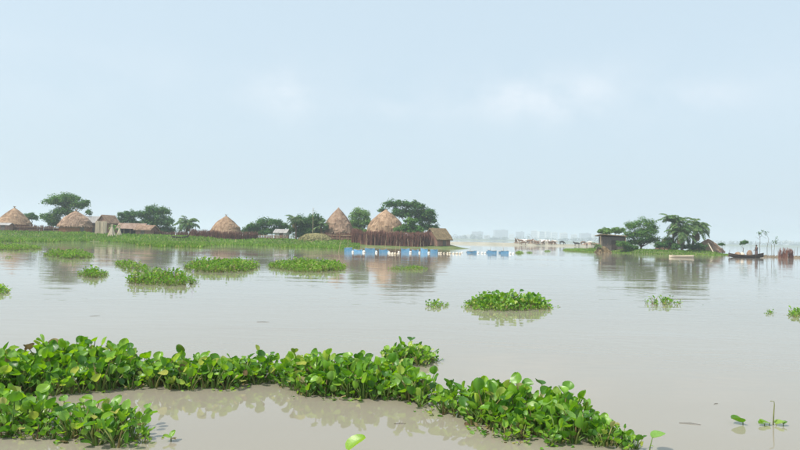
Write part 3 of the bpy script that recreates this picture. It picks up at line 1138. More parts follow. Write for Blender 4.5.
fence('reed_fence', 'patchy low reed fence below the low trees left of the pole', [(256, 127), (272, 127), (288, 126)], 1.0, M['reed'], 22, thick=.04)

def shed(name, label, c, rz, w_, d, he, hr, roofmat, wallmat, cat='shed', over=.35, open_side=False, thatched=True, group=None, door=True, thick=.16):
    """gable shed, ridge along local X"""
    root = empty(name, c, label, cat, group, rz)
    b = MB()
    T = .08
    for sy in (-1, 1):
        if open_side and sy < 0:
            continue
        b.box((0, sy * (d / 2 - T / 2), he / 2 - .15), (w_, T, he + .3))
    for sx in (-1, 1):
        x0, x1 = sx * w_ / 2, sx * (w_ / 2 - T)
        y = d / 2 - .002
        vs_ = []
        for x in (x0, x1):
            vs_ += [(x, -y, -.3), (x, y, -.3), (x, y, he), (x, 0, hr), (x, -y, he)]
        b.add(vs_, [(0, 1, 2, 3, 4), (9, 8, 7, 6, 5), (0, 5, 6, 1), (1, 6, 7, 2), (2, 7, 8, 3), (3, 8, 9, 4), (4, 9, 5, 0)])
    wl = b.build('wall', wallmat, root)
    st = MB()
    sides = [(-w_ / 2, w_ / 2, sy * (d / 2 + .02)) for sy in ((1,) if open_side else (-1, 1))]
    for (xa, xb, y) in sides:
        for i in range(int(w_ / .16)):
            x = xa + (i + .5) * .16
            st.tube([(x, y, -.2), (x + U(-.02, .02), y, he)], U(.02, .035), 4, 0, False)
    for sx in (-1, 1):
        for i in range(int(d / .16)):
            y = -d / 2 + (i + .5) * .16
            st.tube([(sx * (w_ / 2 + .02), y, -.2), (sx * (w_ / 2 + .02), y, he + (hr - he) * (1 - abs(y) / (d / 2)))], U(.02, .035), 4, 0, False)
    st.build('stick_cladding', wallmat, wl, False, 'stuff')
    for sy in (-1, 1):
        r_ = MB()
        sl = math.atan2(hr - he, d / 2)
        yo = d / 2 + over
        ze = hr - math.tan(sl) * yo
        n1 = 14
        vs_, fs = [], []
        for k, off in enumerate((.03, .03 + thick)):
            for i in range(n1 + 1):
                x = -w_ / 2 - over + (w_ + 2 * over) * i / n1
                for j in range(6):
                    s = j / 5
                    jz = noise.noise(Vector((x * 1.3, s * 3, sy + k))) * (.05 if thatched else .012)
                    vs_.append((x, sy * (yo * s + (0 if s else -.0)), hr + off + (ze - hr) * s + jz))
        q = (n1 + 1) * 6
        for i in range(n1):
            for j in range(5):
                a = i * 6 + j
                fs.append((q + a, q + a + 1, q + a + 7, q + a + 6))
                fs.append((a, a + 6, a + 7, a + 1))
            fs.append((i * 6 + 5, (i + 1) * 6 + 5, q + (i + 1) * 6 + 5, q + i * 6 + 5))
        for j in range(5):
            fs.append((j, j + 1, q + j + 1, q + j))
            a = n1 * 6 + j
            fs.append((a, q + a, q + a + 1, a + 1))
        r_.add(vs_, fs)
        ro = r_.build('roof_slope', roofmat, root)
        if thatched:
            s_ = MB()
            for i in range(int(w_ * d * 14)):
                x = U(-w_ / 2 - over, w_ / 2 + over)
                s = U(0, .92)
                s2 = min(1.06, s + U(.1, .3))
                P = lambda ss, o: Vector((x + U(-.05, .05), sy * yo * ss, hr + thick + .03 + o + (ze - hr) * ss))
                p, q2 = P(s, .02), P(s2, U(.03, .09))
                t = Vector((U(.03, .07), 0, 0))
                s_.add([p - t, p + t, q2 + t, q2 - t], [(0, 1, 2, 3)])
            s_.build('straw', roofmat, ro, False, 'stuff')
        else:
            for i in range(int(w_ / .45)):
                k_ = MB()
                x = -w_ / 2 + i * .45
                k_.tube([(x, sy * .03, hr + thick + .035), (x, sy * yo, ze + thick + .035)], .03, 4)
                k_.build('corrugation', roofmat, ro)
    if open_side:
        for i in range(5):
            p_ = MB()
            x = -w_ / 2 + .1 + (w_ - .2) * i / 4
            p_.tube([(x, -d / 2 + .08, -.3), (x, -d / 2 + .08, he + .1)], .06, 6)
            p_.build('post', M['bamboo'], root)
    elif door:
        d_ = MB()
        d_.box((U(-.1, .1) * w_, -d / 2 - .05, min(he, 1.7) * .47), (.8, .06, min(he, 1.7) * .94))
        d_.build('door', M['wall_grey'], root)
    return root

def place(px, D, ground):
    p = at(px, 240, D)
    return Vector((p.x, D, ground(p)))

shed('open_shed', 'long low open-fronted shed with rust-brown roof right of the pale stick stooks', place(132.5, 132, gz_left), R(4), 5.2, 3.2, 1.5, 2.5, M['tin_rust'], M['wall_grey'], open_side=True, thatched=False, over=.3, thick=.05)
shed('reed_shed', 'small pink reed-walled shed at the right end of the open shed', place(146.5, 130, gz_left), R(-8), 3.2, 3.0, 1.3, 2.1, M['thatch'], M['wall_pink'])
shed('tin_shed', 'grey tin-roofed house behind the pale stick stooks', place(100, 140, gz_left), R(15), 5.5, 4.0, 2.6, 3.9, M['tin'], M['wall_grey'], thatched=False, thick=.05, cat='house')
shed('reed_shed', 'narrow brown peaked shed behind the pale stick stooks', place(107.5, 136, gz_left), R(72), 3.2, 2.6, 2.7, 4.1, M['thatch'], M['wall_pink'])
shed('thatched_shed', 'brown-thatched gable shed with pinkish wall at the right end of the brushwood fence', place(437.5, 121, gz_left) + Vector((0, 0, -.1)), R(38), 3.4, 3.6, 1.4, 3.2, M['thatch_mid'], M['wall_pink'], over=.4)
shed('tin_shed', 'small whitish tin shed between the low trees and the pole', place(282, 131, gz_left), R(-10), 2.4, 2.2, 1.5, 2.1, M['tin'], M['white'], thatched=False, thick=.05)
shed('low_lean_to', 'grey sheet-roofed lean-to at the left picture edge', place(4, 128.5, gz_left), R(5), 2.6, 1.8, 1.5, 1.9, M['tin'], M['wall_pink'], thatched=False, over=.2, thick=.05, cat='shed')

def straw_heap(name, label, xl, xr, ytop, D, ground, mat, power=.6, n=700, deep=.55, cat='straw heap', group='straw heaps'):
    cx = (xl + xr) / 2
    base = place(cx, D, ground)
    root = empty(name, base, label, cat, group)
    r = (xr - xl) / 2 * D / F
    H = at(cx, ytop, D).z - base.z
    b = MB()
    prof = [(r * 1.0, -.2)] + [(max(.05, r * (1 - s) ** power), H * s) for s in [i / 9 for i in range(10)]]
    b.lathe(prof, 30, jit=.05, sq=deep)
    body = b.build('straw_body', mat, root)
    s_ = MB()
    for i in range(n):
        s = U(0, .98); a = U(0, 6.283)
        rr = r * (1 - s) ** power
        p = Vector((math.cos(a) * rr, math.sin(a) * rr * deep, H * s))
        d = (Vector((math.cos(a) * .5, math.sin(a) * .5, -1)) + rand_dir() * .6).normalized()
        t = d.cross(rand_dir()).normalized() * U(.02, .05)
        o_ = Vector((math.cos(a), math.sin(a), .3)) * .05
        q = p + d * U(.25, .6) + o_
        s_.add([p + o_ - t, p + o_ + t, q + t, q - t], [(0, 1, 2, 3)])
    s_.build('loose_straw', mat, body, False, 'stuff')
    return root

straw_heap('straw_heap', 'long low greenish tan straw stack at the foot of the steep conical hut', 297, 334, 233, 124, gz_left, M['thatch_old'], .35, 900)
straw_heap('straw_heap', 'faded pinkish straw heap at the right end of the right island', 692, 724, 239, 114, gz_right, M['thatch'], .8, 900, .7)
straw_heap('straw_heap', 'tan straw heap between the round tree and the palms on the right island', 655, 678, 238, 112, gz_right, M['thatch_new'], .75, 700, .7)
straw_heap('brush_heap', 'small olive-brown brush heap at the left tip of the right island', 595, 611, 246, 108, gz_right, M['thatch_mid'], .6, 400, .7, 'brush heap')

# jute sticks stood up to dry
def stook(label, cx, ytop, w_px, D, n=150, flat=False):
    base = place(cx, D, gz_left)
    root = empty('jute_stick_stook', base, label, 'stick bundle', 'pale jute stick stooks')
    H = at(cx, ytop, D).z - base.z
    r = w_px / 2 * D / F
    for part in range(5):
        b = MB()
        a0 = part * 6.283 / 5
        for i in range(n // 5):
            a = a0 + U(-.42, .42)
            x, y = (U(-1, 1) * r, U(-.3, .3)) if flat else (math.cos(a) * r * U(.85, 1.05), math.sin(a) * r * U(.85, 1.05))
            tx, ty = (x + U(-.1, .1), y * .3) if flat else (U(-.12, .12) - x * .12, U(-.12, .12) - y * .12)
            b.tube([(x, y, -.15), (tx, ty, H * U(.92, 1.06))], [.03, .02], 4, 0, False)
        b.build('stick_bundle', M['jute'], root)
    return root
stook('tall flat-leaning pale jute stick bundle right of the squat orange hut', 100.5, 221.5, 11, 125, 320, True)
stook('nearer pale jute stick stook spread like a tent, below the small banana plant', 111.5, 225, 9, 119, 220)
stook('short pale jute stick stook at the right of the tent-like pair', 119, 227, 6, 120, 160)

# ------------------------------------------------------------------ trees
def T(label, px, lobes, D, ground, mat, n, **k):
    return make_tree('broadleaf_tree', label, lobes, D, place(px, D, ground), M[mat], n, **k)

T('spreading leafy tree towering over the two leftmost huts', 62, [(55, 203, 11, 7), (68, 200.5, 12, 6.5), (78, 206, 9, 6), (51, 219, 9, 7.5), (64, 213, 11, 7), (57, 224, 9, 5), (86, 203, 4, 4), (88, 213, 3.5, 4)], 140, gz_left, 'tree_a', 6500)
T('small round dark tree peeking behind the leftmost hut', 31, [(31, 217.5, 6.5, 4)], 146, gz_left, 'tree_b', 900)
T('low wide dark tree behind the open shed', 128, [(124, 216, 8, 4.5), (134, 215.5, 9, 5.5), (128, 221, 9, 4), (136, 224, 8, 4), (122, 225, 6, 3.5)], 146, gz_left, 'tree_b', 2600)
T('big rounded dark tree behind the pink reed shed', 157, [(153, 213, 9, 6.5), (163, 213, 8, 6), (150, 222, 9, 7), (162, 223, 11, 7.5), (143, 216, 6, 5), (153, 230, 9, 5), (167, 231, 9, 5)], 142, gz_left, 'tree_b', 5200)
T('low bushy dark tree right of the lone sunken hut', 258, [(252, 228, 8, 5), (264, 224.5, 9, 6), (259, 232, 11, 5), (246, 232, 6, 4)], 140, gz_left, 'tree_b', 2600)
T('low bushy dark tree left of the white tin shed', 277, [(274, 224, 9, 5.5), (284, 227, 7, 5), (276, 232, 11, 5), (288, 233, 6, 4)], 139, gz_left, 'tree_b', 2200)
T('dense dark bush wrapped round the bamboo pole', 310, [(303, 224, 12, 8), (316, 222, 9, 8), (310, 231, 13, 7), (297, 231, 8, 6), (300, 236, 9, 4), (317, 234, 8, 5)], 131, gz_left, 'tree_b', 4600, squash=.9)
T('round pale green bush between the two tallest huts', 360, [(360, 216, 10, 8), (357, 225, 9, 7), (366, 224, 7, 7), (360, 232, 10, 5)], 139, gz_left, 'tree_c', 3600)
T('tall umbrella-shaped dark tree behind the bulging hut', 417, [(392, 205, 9, 5), (404, 205, 10, 4.5), (416, 206.5, 10, 5), (427, 212.5, 8, 4.5), (433, 222, 6, 5), (422, 220, 8, 6), (412, 214, 12, 6), (383, 211, 5, 3.5), (435, 228, 5, 4), (400, 214, 10, 6), (424, 228, 9, 6), (427, 217, 9, 6)], 138, gz_left, 'tree_b', 6800)
T('light green shrub at the foot of the umbrella tree', 411, [(411, 222, 7, 5.5), (409, 230, 8, 6), (418, 231, 7, 6)], 127, gz_left, 'tree_a', 3000)
T('little green shrub on the fence before the bulging hut', 397, [(397, 231, 4, 4)], 119.5, gz_left, 'tree_c', 600, leaf=.28, trunk_r=.08)
T('rounded dense tree in the middle of the right island', 641, [(634, 227, 9, 6), (645, 224, 9, 6), (653, 231, 9, 7), (631, 236, 9, 6), (643, 236, 12, 8), (652, 241, 9, 6), (637, 243, 10, 5)], 113, gz_right, 'tree_a', 6000, leaf=.28)
T('small pale tree behind the grey-walled house on the right island', 611, [(606, 232, 7, 3.5), (618, 231.5, 7, 3.5)], 118, gz_right, 'tree_c', 1500)
T('low dark undergrowth between the round tree and the palms on the right island', 664, [(660, 246, 7, 4.5), (668, 243, 6, 5), (676, 247, 7, 4)], 110, gz_right, 'tree_b', 2200, leaf=.3, trunk_r=.06, cat='shrub')
T('low shrub in front of the grey-walled house on the right island', 623, [(623, 245, 6, 4.5), (630, 248, 7, 3.5)], 108.5, gz_right, 'tree_a', 1200, leaf=.28, trunk_r=.06, cat='shrub')
T('low tangled shrub under the right-hand palm on the right island', 700, [(698, 247, 8, 4), (688, 248, 7, 3.5)], 110.5, gz_right, 'tree_b', 1400, leaf=.28, trunk_r=.06, cat='shrub')
T('small shrub right of the straw heap on the right island', 722, [(722, 245, 3, 3)], 112, gz_right, 'tree_b', 350, leaf=.22, trunk_r=.06)
def gz_spit(p):
    return max(0.0, spit(p.x, p.y))
T('tiny round tree on the mud spit behind the wooden boat', 743.5, [(743.5, 243, 3.6, 3)], 100, gz_spit, 'tree_b', 420, leaf=.22, trunk_r=.05)

make_palm('feathery palm standing left of the brushwood hedge', place(186, 131, gz_left), 2.7, 34, 1.05, .2)
make_palm('dark bushy palm left of the bamboo pole with a tall drooping tip', place(296, 129, gz_left), 4.2, 30, .82, -.3)
make_palm('short palm hidden in the dense bush right of the pole', place(320, 130, gz_left), 3.2, 26, .85, .2)
make_palm('tallest palm of the right island, nearest to the round tree', place(673, 111, gz_right), 4.9, 42, 1.0, .3, dry=18)
make_palm('drooping palm on the right island, furthest right of the pair', place(693, 112, gz_right), 4.1, 42, 1.1, .5, dry=18)
make_palm('short leaning palm between the two tall ones on the right island', place(682, 109.5, gz_right), 3.2, 32, 1.0, -.2, dry=14)
make_palm('small palm sprout at the left tip of the right island', place(598, 108, gz_right), 1.1, 12, .42, -.1, dry=2)

# banana-like plant over the stooks
base = place(114, 121, gz_left)
root = empty('banana_plant', base, 'small green banana plant above the pale stick stooks', 'plant')
zb = at(114, 228, 121).z - base.z
t = MB(); t.tube([(0, 0, -.2), (.05, 0, zb * .6), (0, 0, zb)], [.11, .09, .06], 7); t.build('trunk', M['stalk'], root, True)
for i in range(11):
    a = i * 2.4
    b = MB()
    pts = []
    el = U(20, 75)
    for k in range(6):
        s = k / 5
        e = R(el - 110 * s * s)
        pts.append((pts[-1] + Vector((math.cos(a) * math.cos(e), math.sin(a) * math.cos(e), math.sin(e))) * .32) if pts else Vector((0, 0, zb - .1)))
    sd_ = Vector((-math.sin(a), math.cos(a), 0))
    vs_, fs = [], []
    for k, p in enumerate(pts):
        ww = .20 * math.sin(math.pi * (k + .35) / 5.6)
        vs_ += [p - sd_ * ww + Vector((0, 0, ww * .3)), p, p + sd_ * ww + Vector((0, 0, ww * .3))]
    for k in range(5):
        fs += [(k * 3, k * 3 + 1, k * 3 + 4, k * 3 + 3), (k * 3 + 1, k * 3 + 2, k * 3 + 5, k * 3 + 4)]
    b.add(vs_, fs)
    b.build('leaf', M['tree_a'], root, True)

# tall bamboo pole
base = place(312.5, 127, gz_left)
h = at(312.5, 207.5, 127).z - base.z
b = MB()
b.tube([(0, 0, -.4), (.03, 0, h * .5), (-.02, 0, h)], [.06, .05, .03], 6)
b.tube([(.0, 0, h * .93), (.25, 0, h * .99)], [.025, .02], 5)
tag(b.build('bamboo_pole', M['bamboo']), 'tall thin bamboo pole rising above the dense bush', 'pole').location = base

# grey-walled house on the right island
root = empty('flat_roofed_house', place(612, 112, gz_right), 'grey woven-walled hut with flat brown overhanging roof at left of the right island', 'house', None, R(-6))
b = MB()
for (cx, cy, dx, dy) in ((0, -1.5, 4.0, .1), (0, 1.5, 4.0, .1), (-1.95, 0, .1, 2.9), (1.95, 0, .1, 2.9)):
    b.box((cx, cy, .95), (dx, dy, 2.5))
wl = b.build('wall', M['wall_grey'], root)
for i in range(9):
    k = MB(); k.box((-1.92 + i * .48, -1.575, .95), (.05, .045, 2.45)); k.build('batten', M['wall_grey'], wl)
b = MB(); b.box((0, -1.58, .8), (.85, .05, 1.6)); b.build('door', M['wood'], root)
b = MB(); b.box((-.3, -.2, 2.36), (4.7, 4.0, .12), q=rotm(R(2), R(-4), R(3))); ro = b.build('roof', M['thatch_mid'], root)
for i in range(8):
    k = MB(); k.tube([(-2.4 + i * .6, -2.15, 2.60 - (i - 3.5) * .03), (-2.4 + i * .6, 1.7, 2.34 - (i - 3.5) * .03)], .04, 5); k.build('roof_pole', M['bamboo'], ro)
for x in (-2.4, 1.9):
    k = MB(); k.tube([(x, -1.9, -.3), (x, -1.9, 2.36)], .06, 6); k.build('post', M['bamboo'], root)

# leaning poles on the right island front
for i, (px, lab) in enumerate(((604, 'dark leaning pole before the grey-walled hut'), (714, 'pale board leaning on the pinkish straw heap'))):
    b = MB()
    base = place(px, 108.5 if i == 0 else 110, gz_right)
    b.tube([(0, 0, -.1), (.9 if i == 0 else -.8, .5, 1.7)], [.05, .035] if i == 0 else [.09, .09], 6)
    tag(b.build('leaning_pole', M['bark'] if i == 0 else M['jute']), lab, 'pole').location = base

# ------------------------------------------------------------------ fish pens
def net_panel(root, x, y, w_, h):
    b = MB()
    n, m_ = 7, 5
    ph = U(0, 6)
    sag = U(.0, .14)
    sl = U(-.10, .10)
    for k in (0, 1):
        for j in range(m_ + 1):
            for i in range(n + 1):
                u, v = i / n, j / m_
                z = -.12 + (h + .12 - sag * 4 * u * (1 - u) + sl * (u - .5)) * v
                b.v.append((x + (u - .5) * w_, y + .05 * math.sin(u * 7 + ph + v * 2) + k * .012, z))
    q = (n + 1) * (m_ + 1)
    for j in range(m_):
        for i in range(n):
            a = j * (n + 1) + i
            f = (a, a + 1, a + n + 2, a + n + 1)
            b.f.append(f); b.m.append(0)
            b.f.append(tuple(q + t_ for t_ in reversed(f))); b.m.append(0)
    pn = b.build('net_panel', M['net'], root, True)
    c = MB()
    c.tube([(x - w_ / 2, y, h + sl * -.5), (x, y, h - sag), (x + w_ / 2, y, h + sl * .5)], .018, 4)
    c.build('head_rope', M['bamboo'], pn)

def foam_float(root, x, y, s=1.0, name='foam_float', parent_mat='foam'):
    b = MB()
    prof = [(.05, -.12), (.15, -.10), (.20, 0), (.20, .10), (.16, .19), (.09, .24), (.03, .25)]
    b.lathe([(r_ * s * U(.9, 1.1), z * s) for r_, z in prof], 10, (x, y, 0), jit=.04)
    return b.build(name, M[parent_mat], root, True)

def pen(label, panels, floats, poles, yb, group='blue fish pens', back=True):
    p0 = on(panels[0][0], yb)
    root = empty('fish_pen', Vector((p0.x, p0.y, 0)), label, 'fish pen', group)
    D = p0.y
    k = D / F
    for (xa, xb, h) in panels:
        q = on((xa + xb) / 2, yb + (xa - panels[0][0]) * SLOPE)
        x = q.x - p0.x
        net_panel(root, x, 0, (xb - xa) * k, h)
        if back:
            net_panel(root, x + .2, 3.2, (xb - xa) * k * .9, h * .5)
    for px in floats:
        foam_float(root, (px - panels[0][0]) * k, U(-.25, -.1), U(.55, .95))
    for (px, h, ln) in poles:
        b = MB()
        x = (px - panels[0][0]) * k
        b.tube([(x, .15, -.5), (x + ln * .5, .15, h * .55), (x + ln, .15 + U(-.1, .3), h)], [.028, .024, .014], 5)
        b.build('bamboo_stake', M['bamboo'], root)
    return root

pen('left group of blue net fish pen panels in front of the brushwood fence',
    [(344.5, 352.5, .56), (354, 362.5, .38), (365, 375, .52), (379, 387, .48)], [353, 364, 376.5, 389],
    [(338, 1.6, .4), (347, 1.5, .1), (361, 1.75, -.15), (366, 2.2, .0), (375, 1.9, -.1), (385, 2.0, .1), (395, 1.6, .2), (399, 1.3, .1)], 252.0)
pen('middle group of blue net fish pen panels below the brown gable shed',
    [(401, 409.5, .58), (411.5, 418.5, .44), (420.5, 427.5, .60), (430, 437.5, .50)], [399, 410.5, 419.5, 428.8, 439],
    [(409, 1.7, -.2), (412, 1.6, .1), (420, 1.9, .1), (424, 1.5, -.1), (434, 1.4, .1)], 252.6)
pen('right loose group of blue net panels on open water in front of the sandbank',
    [(466.5, 476, .32), (487, 496, .45), (500, 508, .42)], [462, 478, 482, 485, 510, 513],
    [(470, .8, .1), (490, .9, .1), (504, .95, -.1)], 253)

def float_line(label, pxs, y, tint):
    p0 = on(pxs[0], y)
    root = empty('float_line', Vector((p0.x, p0.y, 0)), label, 'float line', 'foam float lines')
    k = p0.y / F
    b = MB()
    b.tube([((px - pxs[0]) * k, .0, .03 + .02 * math.sin(px)) for px in pxs], .02, 5)
    b.build('rope', M['bamboo'], root)
    for px in pxs:
        foam_float(root, (px - pxs[0]) * k, U(-.2, .2), U(.45, .8), 'foam_float', tint)
    return root
float_line('short line of peach foam floats between left and middle pen groups', [390, 392.5, 395, 397.5], 254, 'cream')
float_line('long line of cream foam floats right of the middle pen group', [441, 444, 447.5, 450, 453.5, 457, 460], 253.5, 'cream')

# ------------------------------------------------------------------ living things
def skin_mesh(name, verts, edges, radii, mats, sub=2):
    import bmesh
    bm = bmesh.new()
    sk = bm.verts.layers.skin.verify()
    vv = [bm.verts.new(v) for v in verts]
    for i, v in enumerate(vv):
        r_ = radii[i]
        v[sk].radius = (r_, r_) if not hasattr(r_, '__len__') else r_
        v[sk].use_root = (i == 0)
    for a, c in edges:
        bm.edges.new((vv[a], vv[c]))
    me = bpy.data.meshes.new(name)
    bm.to_mesh(me); bm.free()
    o = bpy.data.objects.new(name, me)
    COL.objects.link(o)
    o.modifiers.new('skin', 'SKIN').use_smooth_shade = True
    s_ = o.modifiers.new('sub', 'SUBSURF'); s_.levels = sub; s_.render_levels = sub
    dg = bpy.context.evaluated_depsgraph_get()
    me2 = bpy.data.meshes.new_from_object(o.evaluated_get(dg))
    me2.name = name
    bpy.data.objects.remove(o)
    me2.materials.clear()
    for mm in mats:
        me2.materials.append(mm)
    return me2

def cow_mesh(grazing):
    v = [(0, 0, 1.05), (.45, 0, 1.08), (.72, 0, 1.12), (-.45, 0, 1.05), (-.72, 0, 1.12)]
    r_ = [.34, .32, .26, .33, .24]
    e = [(0, 1), (1, 2), (0, 3), (3, 4)]
    if grazing:
        v += [(1.0, 0, .85), (1.2, 0, .45), (1.38, 0, .18)]
    else:
        v += [(.98, 0, 1.32), (1.18, 0, 1.48), (1.48, 0, 1.32)]
    r_ += [.17, .13, .075]
    e += [(2, 5), (5, 6), (6, 7)]
    for sx, x, kx in ((2, .62, .03), (4, -.64, -.06)):
        for s in (-1, 1):
            n = len(v)
            v += [(x, s * .18, .82), (x + kx, s * .19, .45), (x + kx * .3, s * .19, .08), (x + kx * .3 + .05, s * .19, -.03)]
            r_ += [.13, .075, .05, .06]
            e += [(sx, n), (n, n + 1), (n + 1, n + 2), (n + 2, n + 3)]
    n = len(v)
    v += [(-.93, 0, 1.1), (-.99, 0, .75), (-1.0, 0, .45)]
    r_ += [.04, .025, .04]
    e += [(4, n), (n, n + 1), (n + 1, n + 2)]
    for s in (-1, 1):
        n = len(v)
        hx, hy, hz = v[6]
        v += [(hx - .05, s * .2, hz + .06), (hx - .02, s * .22, hz + .3)]
        r_ += [.05, .02]
        e += [(6, n), (n, n + 1)]
    return v, e, r_
COWS = {}
for hide in ('cow_black', 'cow_brown', 'cow_white'):
    for g in (0, 1):
        v, e, r_ = cow_mesh(g)
        COWS[hide, g] = skin_mesh('cow_body', v, e, r_, [M[hide]], 1)
def gz_sand(p):
    return max(0.0, sand(p.x, p.y))
def cow(label, px, D, hide, rz, g, group):
    p = place(px, D, gz_sand)
    o = link('cow', COWS[hide, g])
    o.location = p
    o.rotation_euler = (0, 0, rz)
    o.scale = [U(.95, 1.12)] * 3
    tag(o, label, 'cow', group)
cow('black cow on the sandbank, left one of two near the right island', 562, 230, 'cow_black', R(8), 1, 'cattle on the sandbank')
cow('black cow on the sandbank, right one of two near the right island', 577, 228, 'cow_black', R(175), 0, 'cattle on the sandbank')
k = 0
ORD = ['leftmost', 'second from left', 'third from left', 'fourth from left', 'fifth from left', 'sixth from left', 'seventh from left', 'eighth from left', 'ninth from left', 'tenth from left', 'eleventh from left', 'twelfth from left']
seen = {}
for px in [515.5, 518, 520.5, 523, 525.5, 528, 530.5, 533, 535.5, 538, 540.5, 543, 545.5, 548, 550.5, 553, 555.5, 583, 586.5, 590, 593.5, 597]:
    hide = 'cow_white' if k % 3 == 1 else 'cow_brown'
    if px < 560:
        lab, gp = ('pale cow in the crowded herd at the middle of the sandbank', 'pale cows of the middle herd') if hide == 'cow_white' else ('brown cow in the crowded herd at the middle of the sandbank', 'brown cows of the middle herd')
    else:
        lab, gp = ('pale cow on the sandbank close beside the right island', 'pale cows beside the right island') if hide == 'cow_white' else ('brown cow on the sandbank close beside the right island', 'brown cows beside the right island')
    seen[gp] = seen.get(gp, -1) + 1
    cow(lab.replace('crowded herd at the middle of the sandbank', 'crowded sandbank herd').replace('cow', 'cow, ' + ORD[seen[gp]] + ' of its colour,', 1).replace('on the sandbank close beside', 'close beside'), px + U(-.6, .6), U(226, 238), hide, U(0, 6.28), k % 2, gp)
    k += 1
for (xa, xb, yt, lab) in ((514, 525, 239.8, 'brown straw heap at the left end of the cattle herd'), (528, 541, 240.4, 'low brown straw heap in the middle of the cattle herd'), (545, 557, 241.2, 'low straw heap at the right end of the cattle herd'), (581, 601, 242.2, 'long low brown heap on the sandbank beside the right island')):
    straw_heap('straw_heap', lab, xa, xb, yt, 243, gz_sand, M['thatch'], .5, 200, .6)
for (px, D, lab) in ((522.5, 239, 'left white tarpaulin shelter among the cattle herd'), (545, 239, 'right white tarpaulin shelter among the cattle herd')):
    shed('tarpaulin_shelter', lab, place(px, D, gz_sand), U(-.3, .3), 3.2, 2.4, .7, 1.5, M['white'], M['cream'], 'shelter', .2, False, False, 'pale shelters on the sandbank', False, .04)

# ------------------------------------------------------------------ boats and boatman
def boat(name, label, c, length, beam, h, mat, rz, rise=.35, group='small wooden boats', boards=5, wl=.08):
    root = empty(name, c, label, 'boat', group, rz)
    n = 17
    sect = 7
    b = MB()
    for k in (0, 1):
        for i in range(n):
            s = i / (n - 1) * 2 - 1
            wd = beam / 2 * (1 - abs(s) ** 2.4) ** .8 * (1 - .08 * k) + .02
            sh = h + rise * abs(s) ** 2.2 * (1.25 if s > 0 else .9)
            kl = -wl + rise * .75 * abs(s) ** 3 + k * .045
            for j in range(sect):
                u = j / (sect - 1) * 2 - 1
                z = kl + (sh - kl) * abs(u) ** 2.2
                b.v.append((s * length / 2, wd * math.sin(u * math.pi / 2), z))
    q = n * sect
    for i in range(n - 1):
        for j in range(sect - 1):
            a = i * sect + j
            b.f.append((a, a + 1, a + sect + 1, a + sect)); b.m.append(0)
            b.f.append((q + a, q + a + sect, q + a + sect + 1, q + a + 1)); b.m.append(0)
        for j in (0, sect - 1):
            a = i * sect + j
            b.f.append((a, a + sect, q + a + sect, q + a)); b.m.append(0)
    for i in (0, n - 1):
        for j in range(sect - 1):
            a = i * sect + j
            b.f.append((a, q + a, q + a + 1, a + 1)); b.m.append(0)
    hl = b.build('hull', mat, root, True)
    for sy in (-1, 1):
        g = MB()
        pts = []
        for i in range(n):
            s = i / (n - 1) * 2 - 1
            wd = beam / 2 * (1 - abs(s) ** 2.4) ** .8 + .035
            pts.append((s * length / 2, sy * wd, h + rise * abs(s) ** 2.2 * (1.25 if s > 0 else .9) + .01))
        g.tube(pts, .03, 5)
        g.build('gunwale', mat, hl)
    for i in range(boards):
        s = -.6 + 1.2 * i / max(1, boards - 1)
        wd = beam * (1 - abs(s) ** 2.4) ** .8 * .9
        d = MB(); d.box((s * length / 2, 0, h * .7 + rise * abs(s) ** 2.2), (.2, wd, .035)); d.build('thwart', mat, root)
    return root
pb = on(746, 257.6)
BT = boat('wooden_boat', 'dark wooden boat moored right of the palm island with a man standing at its stern', Vector((pb.x, pb.y, 0)), 5.0, 1.15, .34, M['wood'], R(-3), .30)
pw = on(681.5, 257.6)
boat('pale_punt', 'low pale flat punt lying on the water in front of the palms', Vector((pw.x, pw.y, 0)), 3.3, .9, .24, M['jute'], R(2), .06, boards=4)
pd = place(180, 121.5, gz_left)
boat('dark_canoe', 'thin dark canoe drawn up on the bank below the feathery palm', pd + Vector((0, 0, .12)), 3.4, .7, .2, M['wood'], R(-2), .22, boards=2)

# load in the boat
for (px, yt, r_, mat, lab) in ((737.5, 252, .42, 'thatch_new', 'tan straw bundle in the left half of the wooden boat'), (742, 252.5, .36, 'jute', 'pale sack-like bundle in the middle of the wooden boat'), (749.5, 250, .42, 'thatch', 'brown heaped bundle beside the standing man in the boat')):
    x = (px - 746) * pb.y / F
    H = at(px, yt, pb.y).z - .2
    root = empty('bundle', Vector((pb.x + x, pb.y, .18)), lab, 'bundle', 'bundles in the wooden boat')
    b = MB()
    b.lathe([(r_ * .75, -.05), (r_, H * .25), (r_ * .92, H * .6), (r_ * .55, H * .9), (.08, H)], 14, jit=.06, sq=.75)
    b.v = [tuple(Vector(v) + Vector((.2, .2, .15)) * noise.noise(Vector(v) * 2.5 + Vector((px, 0, 0)))) for v in b.v]
    b.build('sack', M[mat], root, True)
    t = MB(); t.tube([(math.cos(a) * r_ * 1.0, math.sin(a) * r_ * .76, H * .45) for a in [i * .4487 for i in range(15)]], .02, 4, 0, False)
    t.build('tie_rope', M['bamboo'], root)

